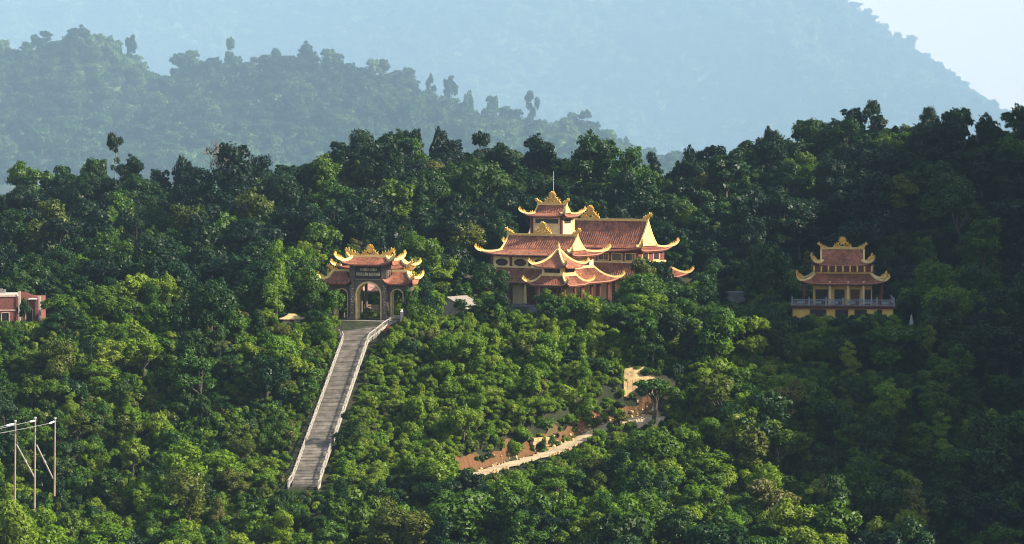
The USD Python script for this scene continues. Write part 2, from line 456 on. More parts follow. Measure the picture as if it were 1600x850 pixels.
def skirt(a, b, A, B, h, lift, n=9, m=21, th=0.16):
    """the four curved slopes between an upper rectangle a x b and eaves A x B with raised corners; returns slopes and hip lines"""
    out, s = [], np.linspace(0, 1, n)[:, None]
    e = np.linspace(-1, 1, m)[None, :]
    hx, hy = a + (A - a) * s, b + (B - b) * s
    L = lift * np.abs(e) ** 6 * s ** 2
    grow = 1 + 0.045 * np.abs(e) ** 8 * s ** 2
    for sx in (-1, 1):
        for g in (np.stack([hx * e * grow, sx * hy * grow, h * drop(s) + L + 0 * e], -1), np.stack([sx * hx * grow, hy * e * grow, h * drop(s) + L + 0 * e], -1)):
            sd = grid_solid(g, th)
            sd.metadata['grid'] = g
            out.append(sd)
    s1 = np.linspace(0, 1, 14)
    hips = []
    for sx in (-1, 1):
        for sy in (-1, 1):
            g = 1 + 0.045 * s1 ** 2
            p = np.c_[sx * (a + (A - a) * s1) * g, sy * (b + (B - b) * s1) * g, h * drop(s1) + lift * s1 ** 2]
            hips.append(p)
    return out, hips


def gable_top(r, b, h, over=0.35, n=8, th=0.16):
    s = np.linspace(0, 1, n)[:, None]
    e = np.linspace(-1, 1, 5)[None, :]
    out = []
    for sy in (-1, 1):
        g = np.stack([(r + over) * e + 0 * s, sy * b * s + 0 * e, h * (0.62 * (1 - s) + 0.38 * (1 - s) ** 2) + 0 * e], -1)
        out.append(grid_solid(g, th))
        out[-1].metadata['grid'] = g
    return out


def flame(k=0):
    """outline of a dragon or flame finial, about 1.5 long and 1.3 high, its root at the origin"""
    P = [[(-0.45, -0.05), (0.30, -0.05), (0.70, 0.06), (1.05, 0.30), (1.30, 0.72), (1.55, 1.10), (1.30, 1.02), (1.34, 1.45), (1.12, 1.08), (1.02, 1.30), (0.98, 0.74), (0.82, 0.52), (0.66, 0.86), (0.62, 0.46), (0.44, 0.36), (0.30, 0.74), (0.20, 0.34), (0.04, 0.30), (-0.08, 0.56), (-0.18, 0.28), (-0.45, 0.24)],
         [(-1.0, 0.0), (0.20, 0.0), (0.48, 0.16), (0.66, 0.50), (1.00, 0.66), (1.24, 1.02), (0.94, 0.96), (1.04, 1.34), (0.76, 1.04), (0.60, 1.40), (0.52, 0.96), (0.36, 0.62), (0.20, 1.05), (0.08, 0.56), (-0.10, 0.50), (-0.22, 0.88), (-0.34, 0.44), (-0.52, 0.38), (-0.62, 0.66), (-0.72, 0.30), (-1.0, 0.22)]][k]
    return Polygon(P).buffer(0)


def sun_crest(w=1.0):
    """the ridge centre: a disc in a fan of flames between scrolling dragons, about 3.4 wide and 1.9 high"""
    g = [Point(0, 1.02).buffer(0.52, 10)]
    for i in range(9):
        a = math.pi * (i - 0.5) / 8 + 0.06
        g.append(affinity.rotate(Polygon([(0.44, -0.16), (0.88, 0.0), (0.44, 0.16)]), math.degrees(a), origin=(0, 0)).buffer(0.02))
        g[-1] = affinity.translate(g[-1], 0, 1.02)
    for sx in (-1, 1):
        for x, y, r in ((0.55, 0.50, 0.42), (0.98, 0.36, 0.32), (1.35, 0.25, 0.24), (1.68, 0.15, 0.17)):
            g.append(Point(sx * x, y).buffer(r, 6))
        g.append(Polygon([(sx * 0.75, 0.6), (sx * 1.25, 1.0), (sx * 1.05, 0.5)]))
        g.append(Polygon([(sx * 1.2, 0.4), (sx * 1.7, 0.72), (sx * 1.5, 0.25)]))
    g.append(sbox(-1.8, 0, 1.8, 0.2))
    u = shapely.union_all(g)
    holes = [Point(sx * x, y).buffer(r, 5) for sx in (-1, 1) for x, y, r in ((0.55, 0.52, 0.17), (0.98, 0.38, 0.13), (0.30, 0.30, 0.11), (1.35, 0.27, 0.09), (0.78, 0.20, 0.07))]
    u = u.difference(shapely.union_all(holes + [sbox(-3, -1, 3, 0)]))
    return affinity.scale(u, w * 0.92, w * 1.12, origin=(0, 0))


def hip_part(roof, z, p, w, h, tipk, sc, mat='cream', labels=None):
    """a hip bar with its curled end and gold finial"""
    p = np.asarray(p) + [0, 0, z + 0.02]
    d = p[-1] - p[-2]; hd = np.r_[d[:2] / np.linalg.norm(d[:2]), 0]
    ext = [p[-1] + hd * 0.35 * sc + [0, 0, 0.14 * sc], p[-1] + hd * 0.7 * sc + [0, 0, 0.42 * sc], p[-1] + hd * 0.95 * sc + [0, 0, 0.85 * sc]]
    q = np.vstack([p, ext])
    k = len(q)
    ww = np.full(k, w); ww[-3:] = w * np.array([0.9, 0.7, 0.35]); hh = np.full(k, h); hh[-3:] = h * np.array([0.9, 0.7, 0.4])
    part(roof, 'hip_ridge', bar(q, ww, hh, -0.12), mat, smooth=40)
    ang = math.atan2(hd[1], hd[0])
    sc = sc * 0.84
    part(roof, 'finial', stand(affinity.scale(flame(tipk), sc, sc, origin=(0, 0)), 0.26 * sc, p[-1] - hd * 0.35 * sc + [0, 0, 0.10], ang), 'gold')


def eave_edge(roof, A, B, z, lift):
    e = np.linspace(-1, 1, 25)
    g = 1 + 0.045 * np.abs(e) ** 8
    L = lift * np.abs(e) ** 6
    for s_ in (-1, 1):
        part(roof, 'eave_tiles', bar(np.c_[A * e * g, s_ * B * g, z + L - 0.02], 0.14, 0.16, -0.08), 'tile_edge')
        part(roof, 'eave_tiles', bar(np.c_[s_ * A * g, B * e * g, z + L - 0.02], 0.14, 0.16, -0.08), 'tile_edge')


def wall_ring(hx, hy, z0, z1, t=0.25):
    return [box2(-hx, hx, -hy, -hy + t, z0, z1), box2(-hx, hx, hy - t, hy, z0, z1), box2(-hx, -hx + t, -hy + t, hy - t, z0, z1), box2(hx - t, hx, -hy + t, hy - t, z0, z1)]


def window(t, side, u, z, w, h, hx, hy, frame='cream', pane='glass_dark', fr=0.14, bars=2):
    """a framed window on the front (f), right (r), left (l) or back (b) wall of a box hx x hy"""
    def at(u0, u1, d0, d1, z0, z1):
        if side in 'fb':
            s = -1 if side == 'f' else 1
            y0, y1 = s * (hy + d0), s * (hy + d1)
            return box2(u0, u1, min(y0, y1), max(y0, y1), z0, z1)
        s = 1 if side == 'r' else -1
        x0, x1 = s * (hx + d0), s * (hx + d1)
        return box2(min(x0, x1), max(x0, x1), u0, u1, z0, z1)
    m = [at(u - w / 2, u + w / 2, 0.0, 0.12, z - h / 2 - fr, z - h / 2), at(u - w / 2, u + w / 2, 0.0, 0.12, z + h / 2, z + h / 2 + fr),
         at(u - w / 2 - fr, u - w / 2, 0.0, 0.12, z - h / 2 - fr, z + h / 2 + fr), at(u + w / 2, u + w / 2 + fr, 0.0, 0.12, z - h / 2 - fr, z + h / 2 + fr)]
    f = part(t, 'window', m, frame)
    part(f, 'pane', at(u - w / 2, u + w / 2, 0.004, 0.03, z - h / 2, z + h / 2), pane)
    if bars:
        part(f, 'mullion', [at(u - w / 2 + w * (i + 1) / (bars + 1) - 0.04, u - w / 2 + w * (i + 1) / (bars + 1) + 0.04, 0.03, 0.09, z - h / 2, z + h / 2) for i in range(bars)], 'red_wood')
    return f


def full_roof(t, z_eave, z_gable, z_ridge, A, B, r, b, lift, sc=1.0, bw=0.42, crest=1.0, gable='cream', barge=True):
    """a hip-and-gable roof: skirt slopes, steep upper slopes, gable walls, ridge, hips and finials"""
    sk, hips = skirt(r, b, A, B, z_gable - z_eave, lift)
    for m in sk:
        m.apply_translation([0, 0, z_eave])
    up = gable_top(r, b, z_ridge - z_gable)
    for m in up:
        m.apply_translation([0, 0, z_gable])
    roof = part(t, 'roof', sk + up, 'tile', smooth=35)
    tile_rows(roof, [m.metadata['grid'] + [0, 0, z_eave] for m in sk] + [m.metadata['grid'] + [0, 0, z_gable] for m in up])
    so, _ = skirt(r, b, A - 0.12, B - 0.12, z_gable - z_eave, lift, th=0.10)
    for m in so:
        m.apply_translation([0, 0, z_eave - 0.22])
    part(roof, 'soffit', so, 'soffit')
    eave_edge(roof, A, B, z_eave, lift)
    s = np.linspace(0, 1, 9)
    zz = z_gable + (z_ridge - z_gable) * (0.62 * (1 - s) + 0.38 * (1 - s) ** 2)
    tri = Polygon([(-b * x, z) for x, z in zip(s[::-1], zz[::-1])] + [(b * x, z) for x, z in zip(s, zz)]).buffer(0)
    for sx in (-1, 1):
        part(roof, 'gable', stand(tri, 0.12, [sx * (r + 0.40), 0, 0], math.pi / 2), gable)
        if barge:
            for sy in (-1, 1):
                p = np.c_[np.full(9, sx * (r + 0.36)), sy * b * s * 1.03, zz + 0.02]
                part(roof, 'verge', bar(p, bw * 0.75, bw * 0.5, -0.1), 'cream', smooth=40)
    part(roof, 'ridge', [box2(-r - 0.45, r + 0.45, -bw * 0.45, bw * 0.45, z_ridge - 0.06, z_ridge + bw * 0.55), box2(-r - 0.5, r + 0.5, -bw * 0.55, bw * 0.55, z_ridge + bw * 0.55, z_ridge + bw * 0.75)], 'ridge_ochre')
    for sx in (-1, 1):
        fl = flame(1)
        fl = affinity.scale(fl, sx * sc * 0.85, sc * 0.85, origin=(0, 0))
        part(roof, 'finial', stand(fl, 0.30 * sc, [sx * (r + 0.1), 0, z_ridge + bw * 0.5]), 'gold')
    if crest:
        part(roof, 'ridge_crest', stand(sun_crest(crest), 0.28, [0, 0, z_ridge + bw * 0.7]), 'gold')
        part(roof, 'ridge_disc', stand(Point(0, 1.14 * crest).buffer(0.36 * crest, 10), 0.42, [0, 0, z_ridge + bw * 0.7]), 'gold')
    for i, p in enumerate(hips):
        hip_part(roof, z_eave, p, bw, bw * 0.9, 0, sc)
    return roof


def skirt_roof(t, z_eave, z_top, a, b, A, B, lift, sc=1.0, bw=0.36):
    sk, hips = skirt(a, b, A, B, z_top - z_eave, lift)
    for m in sk:
        m.apply_translation([0, 0, z_eave])
    roof = part(t, 'lower_roof', sk, 'tile', smooth=35)
    tile_rows(roof, [m.metadata['grid'] + [0, 0, z_eave] for m in sk])
    so, _ = skirt(a, b, A - 0.12, B - 0.12, z_top - z_eave, lift, th=0.10)
    for m in so:
        m.apply_translation([0, 0, z_eave - 0.22])
    part(roof, 'soffit', so, 'soffit')
    eave_edge(roof, A, B, z_eave, lift)
    part(roof, 'ridge', [box2(-a - .1, a + .1, sy * b - 0.12, sy * b + 0.12, z_top - .05, z_top + 0.22) for sy in (-1, 1)] + [box2(sx * a - 0.12, sx * a + 0.12, -b + .12, b - .12, z_top - .05, z_top + 0.22) for sx in (-1, 1)], 'cream')
    for p in hips:
        hip_part(roof, z_eave, p, bw, bw * 0.9, 0, sc)
    return roof


# ---------------------------------------------------------------- front hall
def lv(v, base):
    """height above the base of what shows at row v, at the building's depth"""
    return Zat(v, base[1]) - base[2]


t = thing('temple_hall', 'front temple hall with red tiled two-tier roof and long plain ridge, below the square tower', 'temple hall', HALL, A_HALL, 'monastery halls')
z0, z1, z2, z3, z4 = lv(474, HALL), lv(438, HALL), lv(417, HALL), lv(397, HALL), lv(368, HALL)
part(t, 'plinth', [box2(-10.4, 10.4, -6.4, 6.4, -2.0, z0 - 0.25), box2(-10.7, 10.7, -6.7, 6.7, z0 - 0.25, z0)], 'grey_stone')
part(t, 'wall', wall_ring(7.4, 3.9, z0, z2 - 0.4), 'pale_wall')
part(t, 'upper_wall', wall_ring(7.6, 4.1, z2 - 0.4, z3 + 0.3), 'pale_wall')
for x in np.linspace(-9.6, 9.6, 7):
    for y in (-5.6, 5.6):
        c = part(t, 'column', cyl(x, y, z0, z1 + 0.5, 0.26), 'red_wood' if abs(x) % 6.4 > 1 else 'pale_wall')
        part(c, 'base', box(x, y, z0 + 0.15, 0.75, 0.75, 0.3), 'grey_stone')
for y in (-2.8, 0, 2.8):
    for x in (-9.6, 9.6):
        part(t, 'column', cyl(x, y, z0, z1 + 0.5, 0.24), 'red_wood')
for x in (-4.8, 0, 4.8):
    d = part(t, 'door', [box2(x - 1.3, x - 0.02, -3.98, -3.90, z0, z0 + 3.0), box2(x + 0.02, x + 1.3, -3.98, -3.90, z0, z0 + 3.0)], 'red_wood')
    part(d, 'frame', [box2(x - 1.5, x - 1.3, -4.04, -3.9, z0, z0 + 3.2), box2(x + 1.3, x + 1.5, -4.04, -3.9, z0, z0 + 3.2), box2(x - 1.3, x + 1.3, -4.04, -3.9, z0 + 3.0, z0 + 3.2)], 'pale_wall')
zm = (z2 + z3) / 2 - 0.25
for x in (-5.6, -1.9, 1.9, 5.6):                                     # round-cornered openings of the upper storey
    o = affinity.scale(Point(0, 0).buffer(1, 10), 1.25, 0.62)
    f = part(t, 'window', stand(sbox(-1.55, -0.8, 1.55, 0.8).difference(o), 0.16, [x, -4.16, zm]), 'cream')
    part(f, 'pane', stand(o, 0.06, [x, -4.14, zm]), 'dark_opening')
    part(f, 'lattice', stand(shapely.union_all([LineString([(-1.2, 0), (1.2, 0)]).buffer(0.05), LineString([(0, -.6), (0, .6)]).buffer(0.05), Point(0, 0).buffer(0.34).difference(Point(0, 0).buffer(0.26))]), 0.08, [x, -4.18, zm]), 'red_wood')
for x in (-7.6, -3.75, 0, 3.75, 7.6):
    part(t, 'pilaster', box(x, -4.14, (z2 + z3) / 2, 0.4, 0.3, z3 - z2 + 0.6), 'red_wood')
for y in (-2, 1.6):
    window(t, 'r', y, zm, 2.0, 1.0, 7.6, 4.1, bars=3)
skirt_roof(t, z1, z2, 7.7, 4.2, 10.7, 6.6, 0.55, 0.95)
full_roof(t, z3, z3 + 0.75, z4, 8.7, 5.4, 6.5, 2.6, 0.6, 1.0, 0.42, crest=1.0)

# ---------------------------------------------------------------- rear hall
t = thing('temple_hall', 'largest rear temple hall with long red tiled roof, tall pale gable and flame crest', 'temple hall', REAR, A_HALL, 'monastery halls')
z0, z1, z2, z3, z4 = lv(470, REAR), lv(430, REAR), lv(407, REAR), lv(389, REAR), lv(344, REAR)
part(t, 'plinth', box2(-16.5, 16.5, -7.0, 7.0, -2.5, z0), 'grey_stone')
part(t, 'wall', wall_ring(12.6, 4.6, z0, z2 - 0.4), 'pale_wall')
part(t, 'upper_wall', wall_ring(12.8, 4.8, z2 - 0.4, z3 + 0.5), 'soffit')
zm = (z2 + z3) / 2 - 0.05
for x in np.linspace(-11.2, 11.2, 9):
    window(t, 'f', x, zm, 2.0, 1.15, 12.8, 4.8, bars=4)
for y in (-2.4, 1.6):
    window(t, 'r', y, zm, 2.0, 1.15, 12.8, 4.8, bars=4)
for x in np.linspace(-15, 15, 10)[2:]:
    part(t, 'column', cyl(x, -6.0, z0, z1 + 0.5, 0.28), 'red_wood')
for y in (-3, 0, 3, 6):
    part(t, 'column', cyl(15, y, z0, z1 + 0.5, 0.28), 'red_wood')
skirt_roof(t, z1, z2, 12.9, 4.9, 15.7, 7.2, 0.6, 1.0, 0.38)
full_roof(t, z3, z3 + 0.8, z4, 13.4, 5.8, 11.7, 3.3, 0.75, 1.15, 0.46, crest=1.15)

# ---------------------------------------------------------------- tower
t = thing('tower', 'square temple tower with small red tiled roof, cream wall and antenna above the front hall', 'tower', TOWER, A_HALL)
z0, z2, z3, z4 = lv(372, TOWER), lv(342, TOWER), lv(337, TOWER), lv(320, TOWER)
part(t, 'wall', wall_ring(3.1, 1.9, 2.0, z3 + 0.3), 'pale_wall')
part(t, 'window', box2(-2.35, 2.35, -1.94, -1.9, z2 - 0.75, z2 + 0.05), 'glass_dark')
part(t, 'side_window', box2(3.1, 3.14, -1.1, 1.1, z2 - 0.75, z2 + 0.05), 'glass_dark')
for x in (-3.0, 3.0):
    for y in (-1.9, 1.9):
        part(t, 'column', cyl(x * 1.02, y * 1.05, 2.0, z3 + 0.3, 0.27), 'red_wood' if y < 0 else 'pale_wall')
part(t, 'cornice', [box2(-2.7, 2.7, -2.04, -1.95, z2 + 0.12, z2 + 0.34), box2(-2.7, 2.7, -2.04, -1.95, z2 - 1.0, z2 - 0.8)], 'cream')
full_roof(t, z3, z3 + 0.5, z4, 4.05, 2.9, 2.6, 1.4, 0.6, 0.85, 0.36, crest=1.02)
part(t, 'antenna', [cyl(0, 0.3, z4, z4 + 5.9, 0.05, 6), box(0, 0.3, z4 + 5.0, 0.5, 0.04, 0.04), box(0, 0.3, z4 + 4.4, 0.7, 0.04, 0.04)], 'steel')

# ---------------------------------------------------------------- small square pavilion in front of the hall
t = thing('pavilion', 'small square pavilion with pointed two-tier red roof in front of the front hall', 'pavilion', KIOSK, A_HALL)
z0, z1, z2, z3, z4 = lv(480, KIOSK), lv(444, KIOSK), lv(430, KIOSK), lv(417, KIOSK), lv(390, KIOSK)
part(t, 'plinth', box2(-3.6, 3.6, -3.6, 3.6, -2.0, z0), 'grey_stone')
for x in (-2.7, 2.7):
    for y in (-2.7, 2.7):
        part(t, 'column', cyl(x, y, z0, z1 + 0.5, 0.22), 'red_wood')
part(t, 'wall', wall_ring(2.0, 2.0, z2 - 0.6, z3 + 0.4), 'pale_wall')
part(t, 'beam', [box2(-2.9, 2.9, s * 2.7 - .15, s * 2.7 + .15, z1 - 0.35, z1 + 0.1) for s in (-1, 1)] + [box2(s * 2.7 - .15, s * 2.7 + .15, -2.5, 2.5, z1 - 0.35, z1 + 0.1) for s in (-1, 1)], 'red_wood')
for s in 'fr':
    window(t, s, 0, (z2 + z3) / 2 + 0.1, 3.0, 0.62, 2.0, 2.0, bars=3, pane='dark_opening')
skirt_roof(t, z1, z2, 2.1, 2.1, 3.65, 3.65, 0.5, 0.8, 0.32)
sk, hips = skirt(0.12, 0.12, 2.95, 2.95, z4 - z3, 0.5)
for m in sk:
    m.apply_translation([0, 0, z3])
rf = part(t, 'roof', sk, 'tile', smooth=35)
for p in hips:
    hip_part(rf, z3, p, 0.36, 0.34, 0, 0.85)
part(rf, 'apex_finial', [cyl(0, 0, z4 - 0.1, z4 + 0.35, 0.30, 12, 0.2), cyl(0, 0, z4 + 0.35, z4 + 0.6, 0.26, 12, 0.30), cyl(0, 0, z4 + 0.6, z4 + 1.25, 0.18, 12, 0.03)], 'cream')

# ---------------------------------------------------------------- gate
t = thing('gate', 'triple-arched temple gate with gold dragon roofs at the head of the staircase', 'gate', GATE + [-0.15, 2.0, 0], A_GATE)
zb, za, z1, z2, z3 = 0.0, lv(440, GATE), lv(443, GATE), lv(425, GATE), lv(413, GATE)
z4 = lv(402, GATE)
D = 1.0
arch = sbox(-3.1, 0, 3.1, z3 + 0.1).difference(shapely.union_all([sbox(-2.12, -1, 2.12, za - 2.12), Point(0, za - 2.12).buffer(2.12, 20)]))
part(t, 'centre_arch', stand(arch, 2 * D, [0, 0, 0]), 'gate_stone')
ring = shapely.union_all([sbox(-2.12, 0, 2.12, za - 2.12), Point(0, za - 2.12).buffer(2.12, 20)])
rim = ring.difference(affinity.scale(affinity.translate(ring, 0, -0.12), 0.90, 0.97, origin=(0, 0))).intersection(sbox(-3, 0.0, 3, 9))
part(t, 'arch_rim', stand(rim, 2 * D + 0.16, [0, 0, 0]), 'cream')
for x in (-2.64, 2.64):
    c = part(t, 'pillar', box(x, -D - 0.13, z3 / 2, 0.72, 0.24, z3), 'gate_stone')
    part(c, 'base', box(x, -D - 0.15, 0.25, 0.92, 0.32, 0.5), 'gate_stone')
    part(c, 'carved_marks', [box(x + 0.13 * math.sin(i * 2.3), -D - 0.27, 1.1 + i * 0.42, 0.20 + 0.08 * math.sin(i * 5), 0.04, 0.13) for i in range(11)], 'gate_carving')
brd = part(t, 'sign_board', box(0, -D - 0.20, (lv(437, GATE) + lv(415, GATE)) / 2, 4.25, 0.16, 2.05), 'sign_black')
fz0, fz1 = lv(437, GATE), lv(415, GATE)
part(brd, 'frame', [box2(-2.2, 2.2, -D - 0.34, -D - 0.1, fz0 - 0.14, fz0 + 0.02), box2(-2.2, 2.2, -D - 0.34, -D - 0.1, fz1 - 0.02, fz1 + 0.1), box2(-2.3, -2.12, -D - 0.34, -D - 0.1, fz0, fz1), box2(2.12, 2.3, -D - 0.34, -D - 0.1, fz0, fz1)], 'gate_stone')
for text, hgt, zc in (('THIỀN VIỆN', 0.34, fz0 + 1.36), ('TRÚC LÂM BẠCH MÃ', 0.46, fz0 + 0.58)):
    tm = meshkit.text_mesh(text, hgt, 0.04, bold=True)
    v = np.array(tm.vertices); w = v[:, 0].max() - v[:, 0].min()
    k = min(1.0, 3.9 / w)
    v = np.c_[(v[:, 0] - (v[:, 0].max() + v[:, 0].min()) / 2) * k, -v[:, 2] - D - 0.285, v[:, 1] + zc]
    part(brd, 'lettering', trimesh.Trimesh(v, tm.faces, process=False), 'letter')
part(t, 'lintel', box(0, -D - 0.16, za + 0.28, 4.3, 0.18, 0.22), 'gate_carving')
for s in (-1, 1):
    sa = affinity.translate(sbox(-1.85, 0, 1.85, z1 + 0.5), s * 4.96, 0).difference(affinity.translate(shapely.union_all([sbox(-1.05, -1, 1.05, z1 - 1.9), Point(0, z1 - 1.9).buffer(1.05, 14)]), s * 4.5, 0))
    part(t, 'side_arch', stand(sa, 1.5 * D, [0, 0.2, 0]), 'gate_stone')
    r2 = affinity.translate(shapely.union_all([sbox(-1.05, 0, 1.05, z1 - 1.9), Point(0, z1 - 1.9).buffer(1.05, 14)]), s * 4.5, 0)
    r3 = affinity.translate(shapely.union_all([sbox(-0.90, -1, 0.90, z1 - 1.9), Point(0, z1 - 1.9).buffer(0.90, 14)]), s * 4.5, 0)
    part(t, 'side_arch_rim', stand(r2.difference(r3), 1.5 * D + 0.14, [0, 0.2, 0]), 'cream')
    part(t, 'side_pillar', [box(s * 6.3, -0.68, z1 / 2, 0.7, 0.3, z1), box(s * 6.3, -0.70, 0.25, 0.9, 0.36, 0.5)], 'gate_stone')
    # side roof
    sk, hips = skirt(1.1, 0.35, 2.3, 2.2, z2 - z1, 0.75, m=17)
    for m in sk:
        m.apply_translation([s * 4.95, 0.2, z1])
    rf = part(t, 'side_roof', sk, 'tile', smooth=35)
    so, _ = skirt(1.1, 0.35, 2.2, 2.1, z2 - z1, 0.75, m=17, th=0.1)
    for m in so:
        m.apply_translation([s * 4.95, 0.2, z1 - 0.22])
    part(rf, 'soffit', so, 'soffit')
    part(rf, 'ridge', box(s * 4.8, 0.2, z2 + 0.1, 2.7, 0.34, 0.34), 'cream')
    part(rf, 'finial', stand(affinity.scale(flame(1), s * 0.95, 0.8, origin=(0, 0)), 0.26, [s * 6.1, 0.2, z2 + 0.15]), 'gold')
    for p in hips:
        if p[-1][0] * s > 0:
            hip_part(rf, z1, p + [s * 4.95, 0.2, 0], 0.36, 0.36, 0, 0.95)
# centre roof
sk, hips = skirt(2.8, 0.45, 4.1, 2.5, z4 - z3, 0.75)
for m in sk:
    m.apply_translation([0, 0, z3])
rf = part(t, 'roof', sk, 'tile', smooth=35)
so, _ = skirt(2.8, 0.45, 4.0, 2.4, z4 - z3, 0.75, th=0.1)
for m in so:
    m.apply_translation([0, 0, z3 - 0.22])
part(rf, 'soffit', so, 'soffit')
part(rf, 'ridge', box(0, 0, z4 + 0.08, 5.9, 0.36, 0.36), 'cream')
for s in (-1, 1):
    part(rf, 'ridge_dragon', stand(affinity.scale(flame(1), s * 1.15, 0.95, origin=(0, 0)), 0.32, [s * 2.75, 0, z4 + 0.2]), 'gold')
part(rf, 'ridge_crest', stand(sun_crest(0.85), 0.3, [0, 0, z4 + 0.2]), 'gold')
for p in hips:
    hip_part(rf, z3, p, 0.42, 0.40, 0, 1.1)
# the second row of the gate behind
zr = lv(422, GATE)
sk, hips = skirt(4.2, 0.4, 5.9, 2.2, 1.5, 0.55)
for m in sk:
    m.apply_translation([-0.3, 4.6, zr])
rf = part(t, 'rear_roof', sk, 'tile', smooth=35)
part(rf, 'ridge', box(-0.3, 4.6, zr + 1.58, 8.6, 0.34, 0.34), 'cream')
for p in hips:
    hip_part(rf, zr, p + [-0.3, 4.6, 0], 0.36, 0.34, 0, 0.8)
part(t, 'rear_beam', [box2(-5.8, 5.2, 3.0, 3.3, zr - 0.7, zr - 0.05), box2(-5.8, 5.2, 5.9, 6.2, zr - 0.7, zr - 0.05)], 'yellow_wall')
for x in (-5.2, -2.3, 1.9, 4.7):
    for y in (3.15, 6.05):
        part(t, 'rear_column', cyl(x, y, 0, zr - 0.6, 0.24), 'gate_stone')

# ---------------------------------------------------------------- right pavilion hall
t = thing('temple_hall', 'yellow-walled two-storey hall with balcony and red double roof, alone among dark trees', 'temple hall', PAV, A_PAV, 'monastery halls')
zp, zf, z1, z2, z3, z4 = lv(493, PAV), lv(475, PAV), lv(441, PAV), lv(424, PAV), lv(413, PAV), lv(389, PAV)
part(t, 'plinth', box2(-8.7, 8.7, -5.7, 5.7, -2.0, zp), 'grey_stone')
part(t, 'wall', wall_ring(8.5, 5.5, zp, zf - 0.45), 'yellow_wall')
for x, w in ((-4.2, 2.6), (-0.2, 2.0), (3.0, 1.9), (6.2, 0.7)):
    window(t, 'f', x, zp + 0.75, w, 1.1, 8.5, 5.5, frame='soffit', pane='dark_opening', bars=3 if w > 1 else 1, fr=0.1)
part(t, 'balcony_slab', [box2(-8.8, 8.8, -5.8, 5.8, zf - 0.45, zf - 0.12), box2(-9.0, 9.0, -6.0, 6.0, zf - 0.12, zf)], 'soffit')
part(t, 'upper_wall', wall_ring(5.0, 3.4, zf, z2), 'yellow_wall')
for x, w, mat in ((-3.6, 1.9, 'dark_opening'), (-0.55, 1.5, 'glass_dark'), (2.1, 1.3, 'red_wood'), (4.2, 1.0, 'dark_opening')):
    d = part(t, 'door', box2(x - w / 2, x + w / 2, -3.47, -3.40, zf, zf + 2.6), mat)
    part(d, 'frame', [box2(x - w / 2 - .12, x - w / 2, -3.52, -3.4, zf, zf + 2.72), box2(x + w / 2, x + w / 2 + .12, -3.52, -3.4, zf, zf + 2.72), box2(x - w / 2, x + w / 2, -3.52, -3.4, zf + 2.6, zf + 2.72)], 'red_wood')
for x in (-6.6, -2.2, 0.9, 3.5, 6.6):
    part(t, 'column', cyl(x, -4.7, zf, z1 + 0.4, 0.2), 'pale_wall' if abs(x) < 4 else 'red_wood')
for x in (-6.6, 6.6):
    for y in (-1.5, 1.5, 4.7):
        part(t, 'column', cyl(x, y, zf, z1 + 0.4, 0.2), 'red_wood')
rl = part(t, 'balustrade', [box2(-8.7, 8.7, -5.82, -5.66, zf + 0.98, zf + 1.12), box2(-8.7, 8.7, -5.82, -5.66, zf + 0.10, zf + 0.20), box2(-8.7, -8.55, -5.65, 5.6, zf + 0.98, zf + 1.12), box2(8.55, 8.7, -5.65, 5.6, zf + 0.98, zf + 1.12), box2(8.55, 8.7, -5.65, 5.6, zf + 0.10, zf + 0.20)], 'blue_grey')
for x in np.linspace(-8.62, 8.62, 7):
    part(rl, 'post', [box2(x - .14, x + .14, -5.88, -5.6, zf, zf + 1.35), box(x, -5.74, zf + 1.45, 0.18, 0.18, 0.2)], 'blue_grey')
for y in (-2, 1.6, 5.6):
    part(rl, 'post', [box2(8.5, 8.76, y - .14, y + .14, zf, zf + 1.35)], 'blue_grey')
for i in range(6):
    xa = -8.62 + 17.24 / 6 * i
    part(rl, 'panel', [box(xa + 17.24 / 6 * (k + 0.5) / 9, -5.74, zf + 0.6, 0.10, 0.10, 0.76) for k in range(9)] + [box(xa + 17.24 / 12, -5.74, zf + 0.6, 1.2, 0.06, 0.42)], 'blue_grey')
part(rl, 'panel', [box(8.62, -5.5 + k * 0.42, zf + 0.6, 0.10, 0.10, 0.76) for k in range(26)], 'white_paint')  # whitened return panel: sunlight from the right put into its colour
part(t, 'frieze', wall_ring(5.3, 3.7, z2 + 0.1, z3 - 0.05, 0.2), 'soffit')
for x in np.linspace(-4.9, 4.9, 9):
    part(t, 'bracket', box(x, -3.85, (z2 + z3) / 2, 0.25, 0.36, z3 - z2 - 0.25), 'yellow_wall')
skirt_roof(t, z1, z2, 4.6, 3.2, 6.9, 5.2, 0.55, 0.95, 0.36)
full_roof(t, z3, z3 + 0.7, z4, 4.6, 3.8, 3.3, 1.8, 0.55, 0.95, 0.40, crest=0.95)

# ---------------------------------------------------------------- red brick house at the left edge
t = thing('brick_house', 'red brick house with pale pillars and flat parapet at the left edge', 'house', REDH, 2.0)
H = lv(462, REDH)
part(t, 'wall', [box2(-7, 2.2, -3, 3, 0, H), box2(2.2, 6.0, -2.6, 3, 0, H - 0.1)], 'red_brick')
part(t, 'gable_wall', stand(Polygon([(2.3, H - 0.1), (3.0, H + 0.75), (3.6, H + 0.75), (6.0, H - 0.3), (6.0, H - 0.35)]).buffer(0), 0.25, [0, -2.4, 0]), 'red_brick')
part(t, 'parapet', box2(-7.1, 2.3, -3.1, 3.1, H, H + 0.35), 'plaster_pink')
for x in (-1.3, 2.75, 5.95):
    part(t, 'pillar', box2(x - .17, x + .17, -3.25, -2.9, 0, H + (0.9 if x == 2.75 else 0.1)), 'gate_carving')
part(t, 'band', box2(-7, 2.2, -3.07, -3.0, H * 0.5, H * 0.5 + 0.16), 'plaster_pink')
for x in (-4.6, -2.6, 0.5):
    window(t, 'f', x, H * 0.25, 1.1, 1.5, 7, 3, frame='plaster_pink', pane='dark_opening', fr=0.08, bars=0)
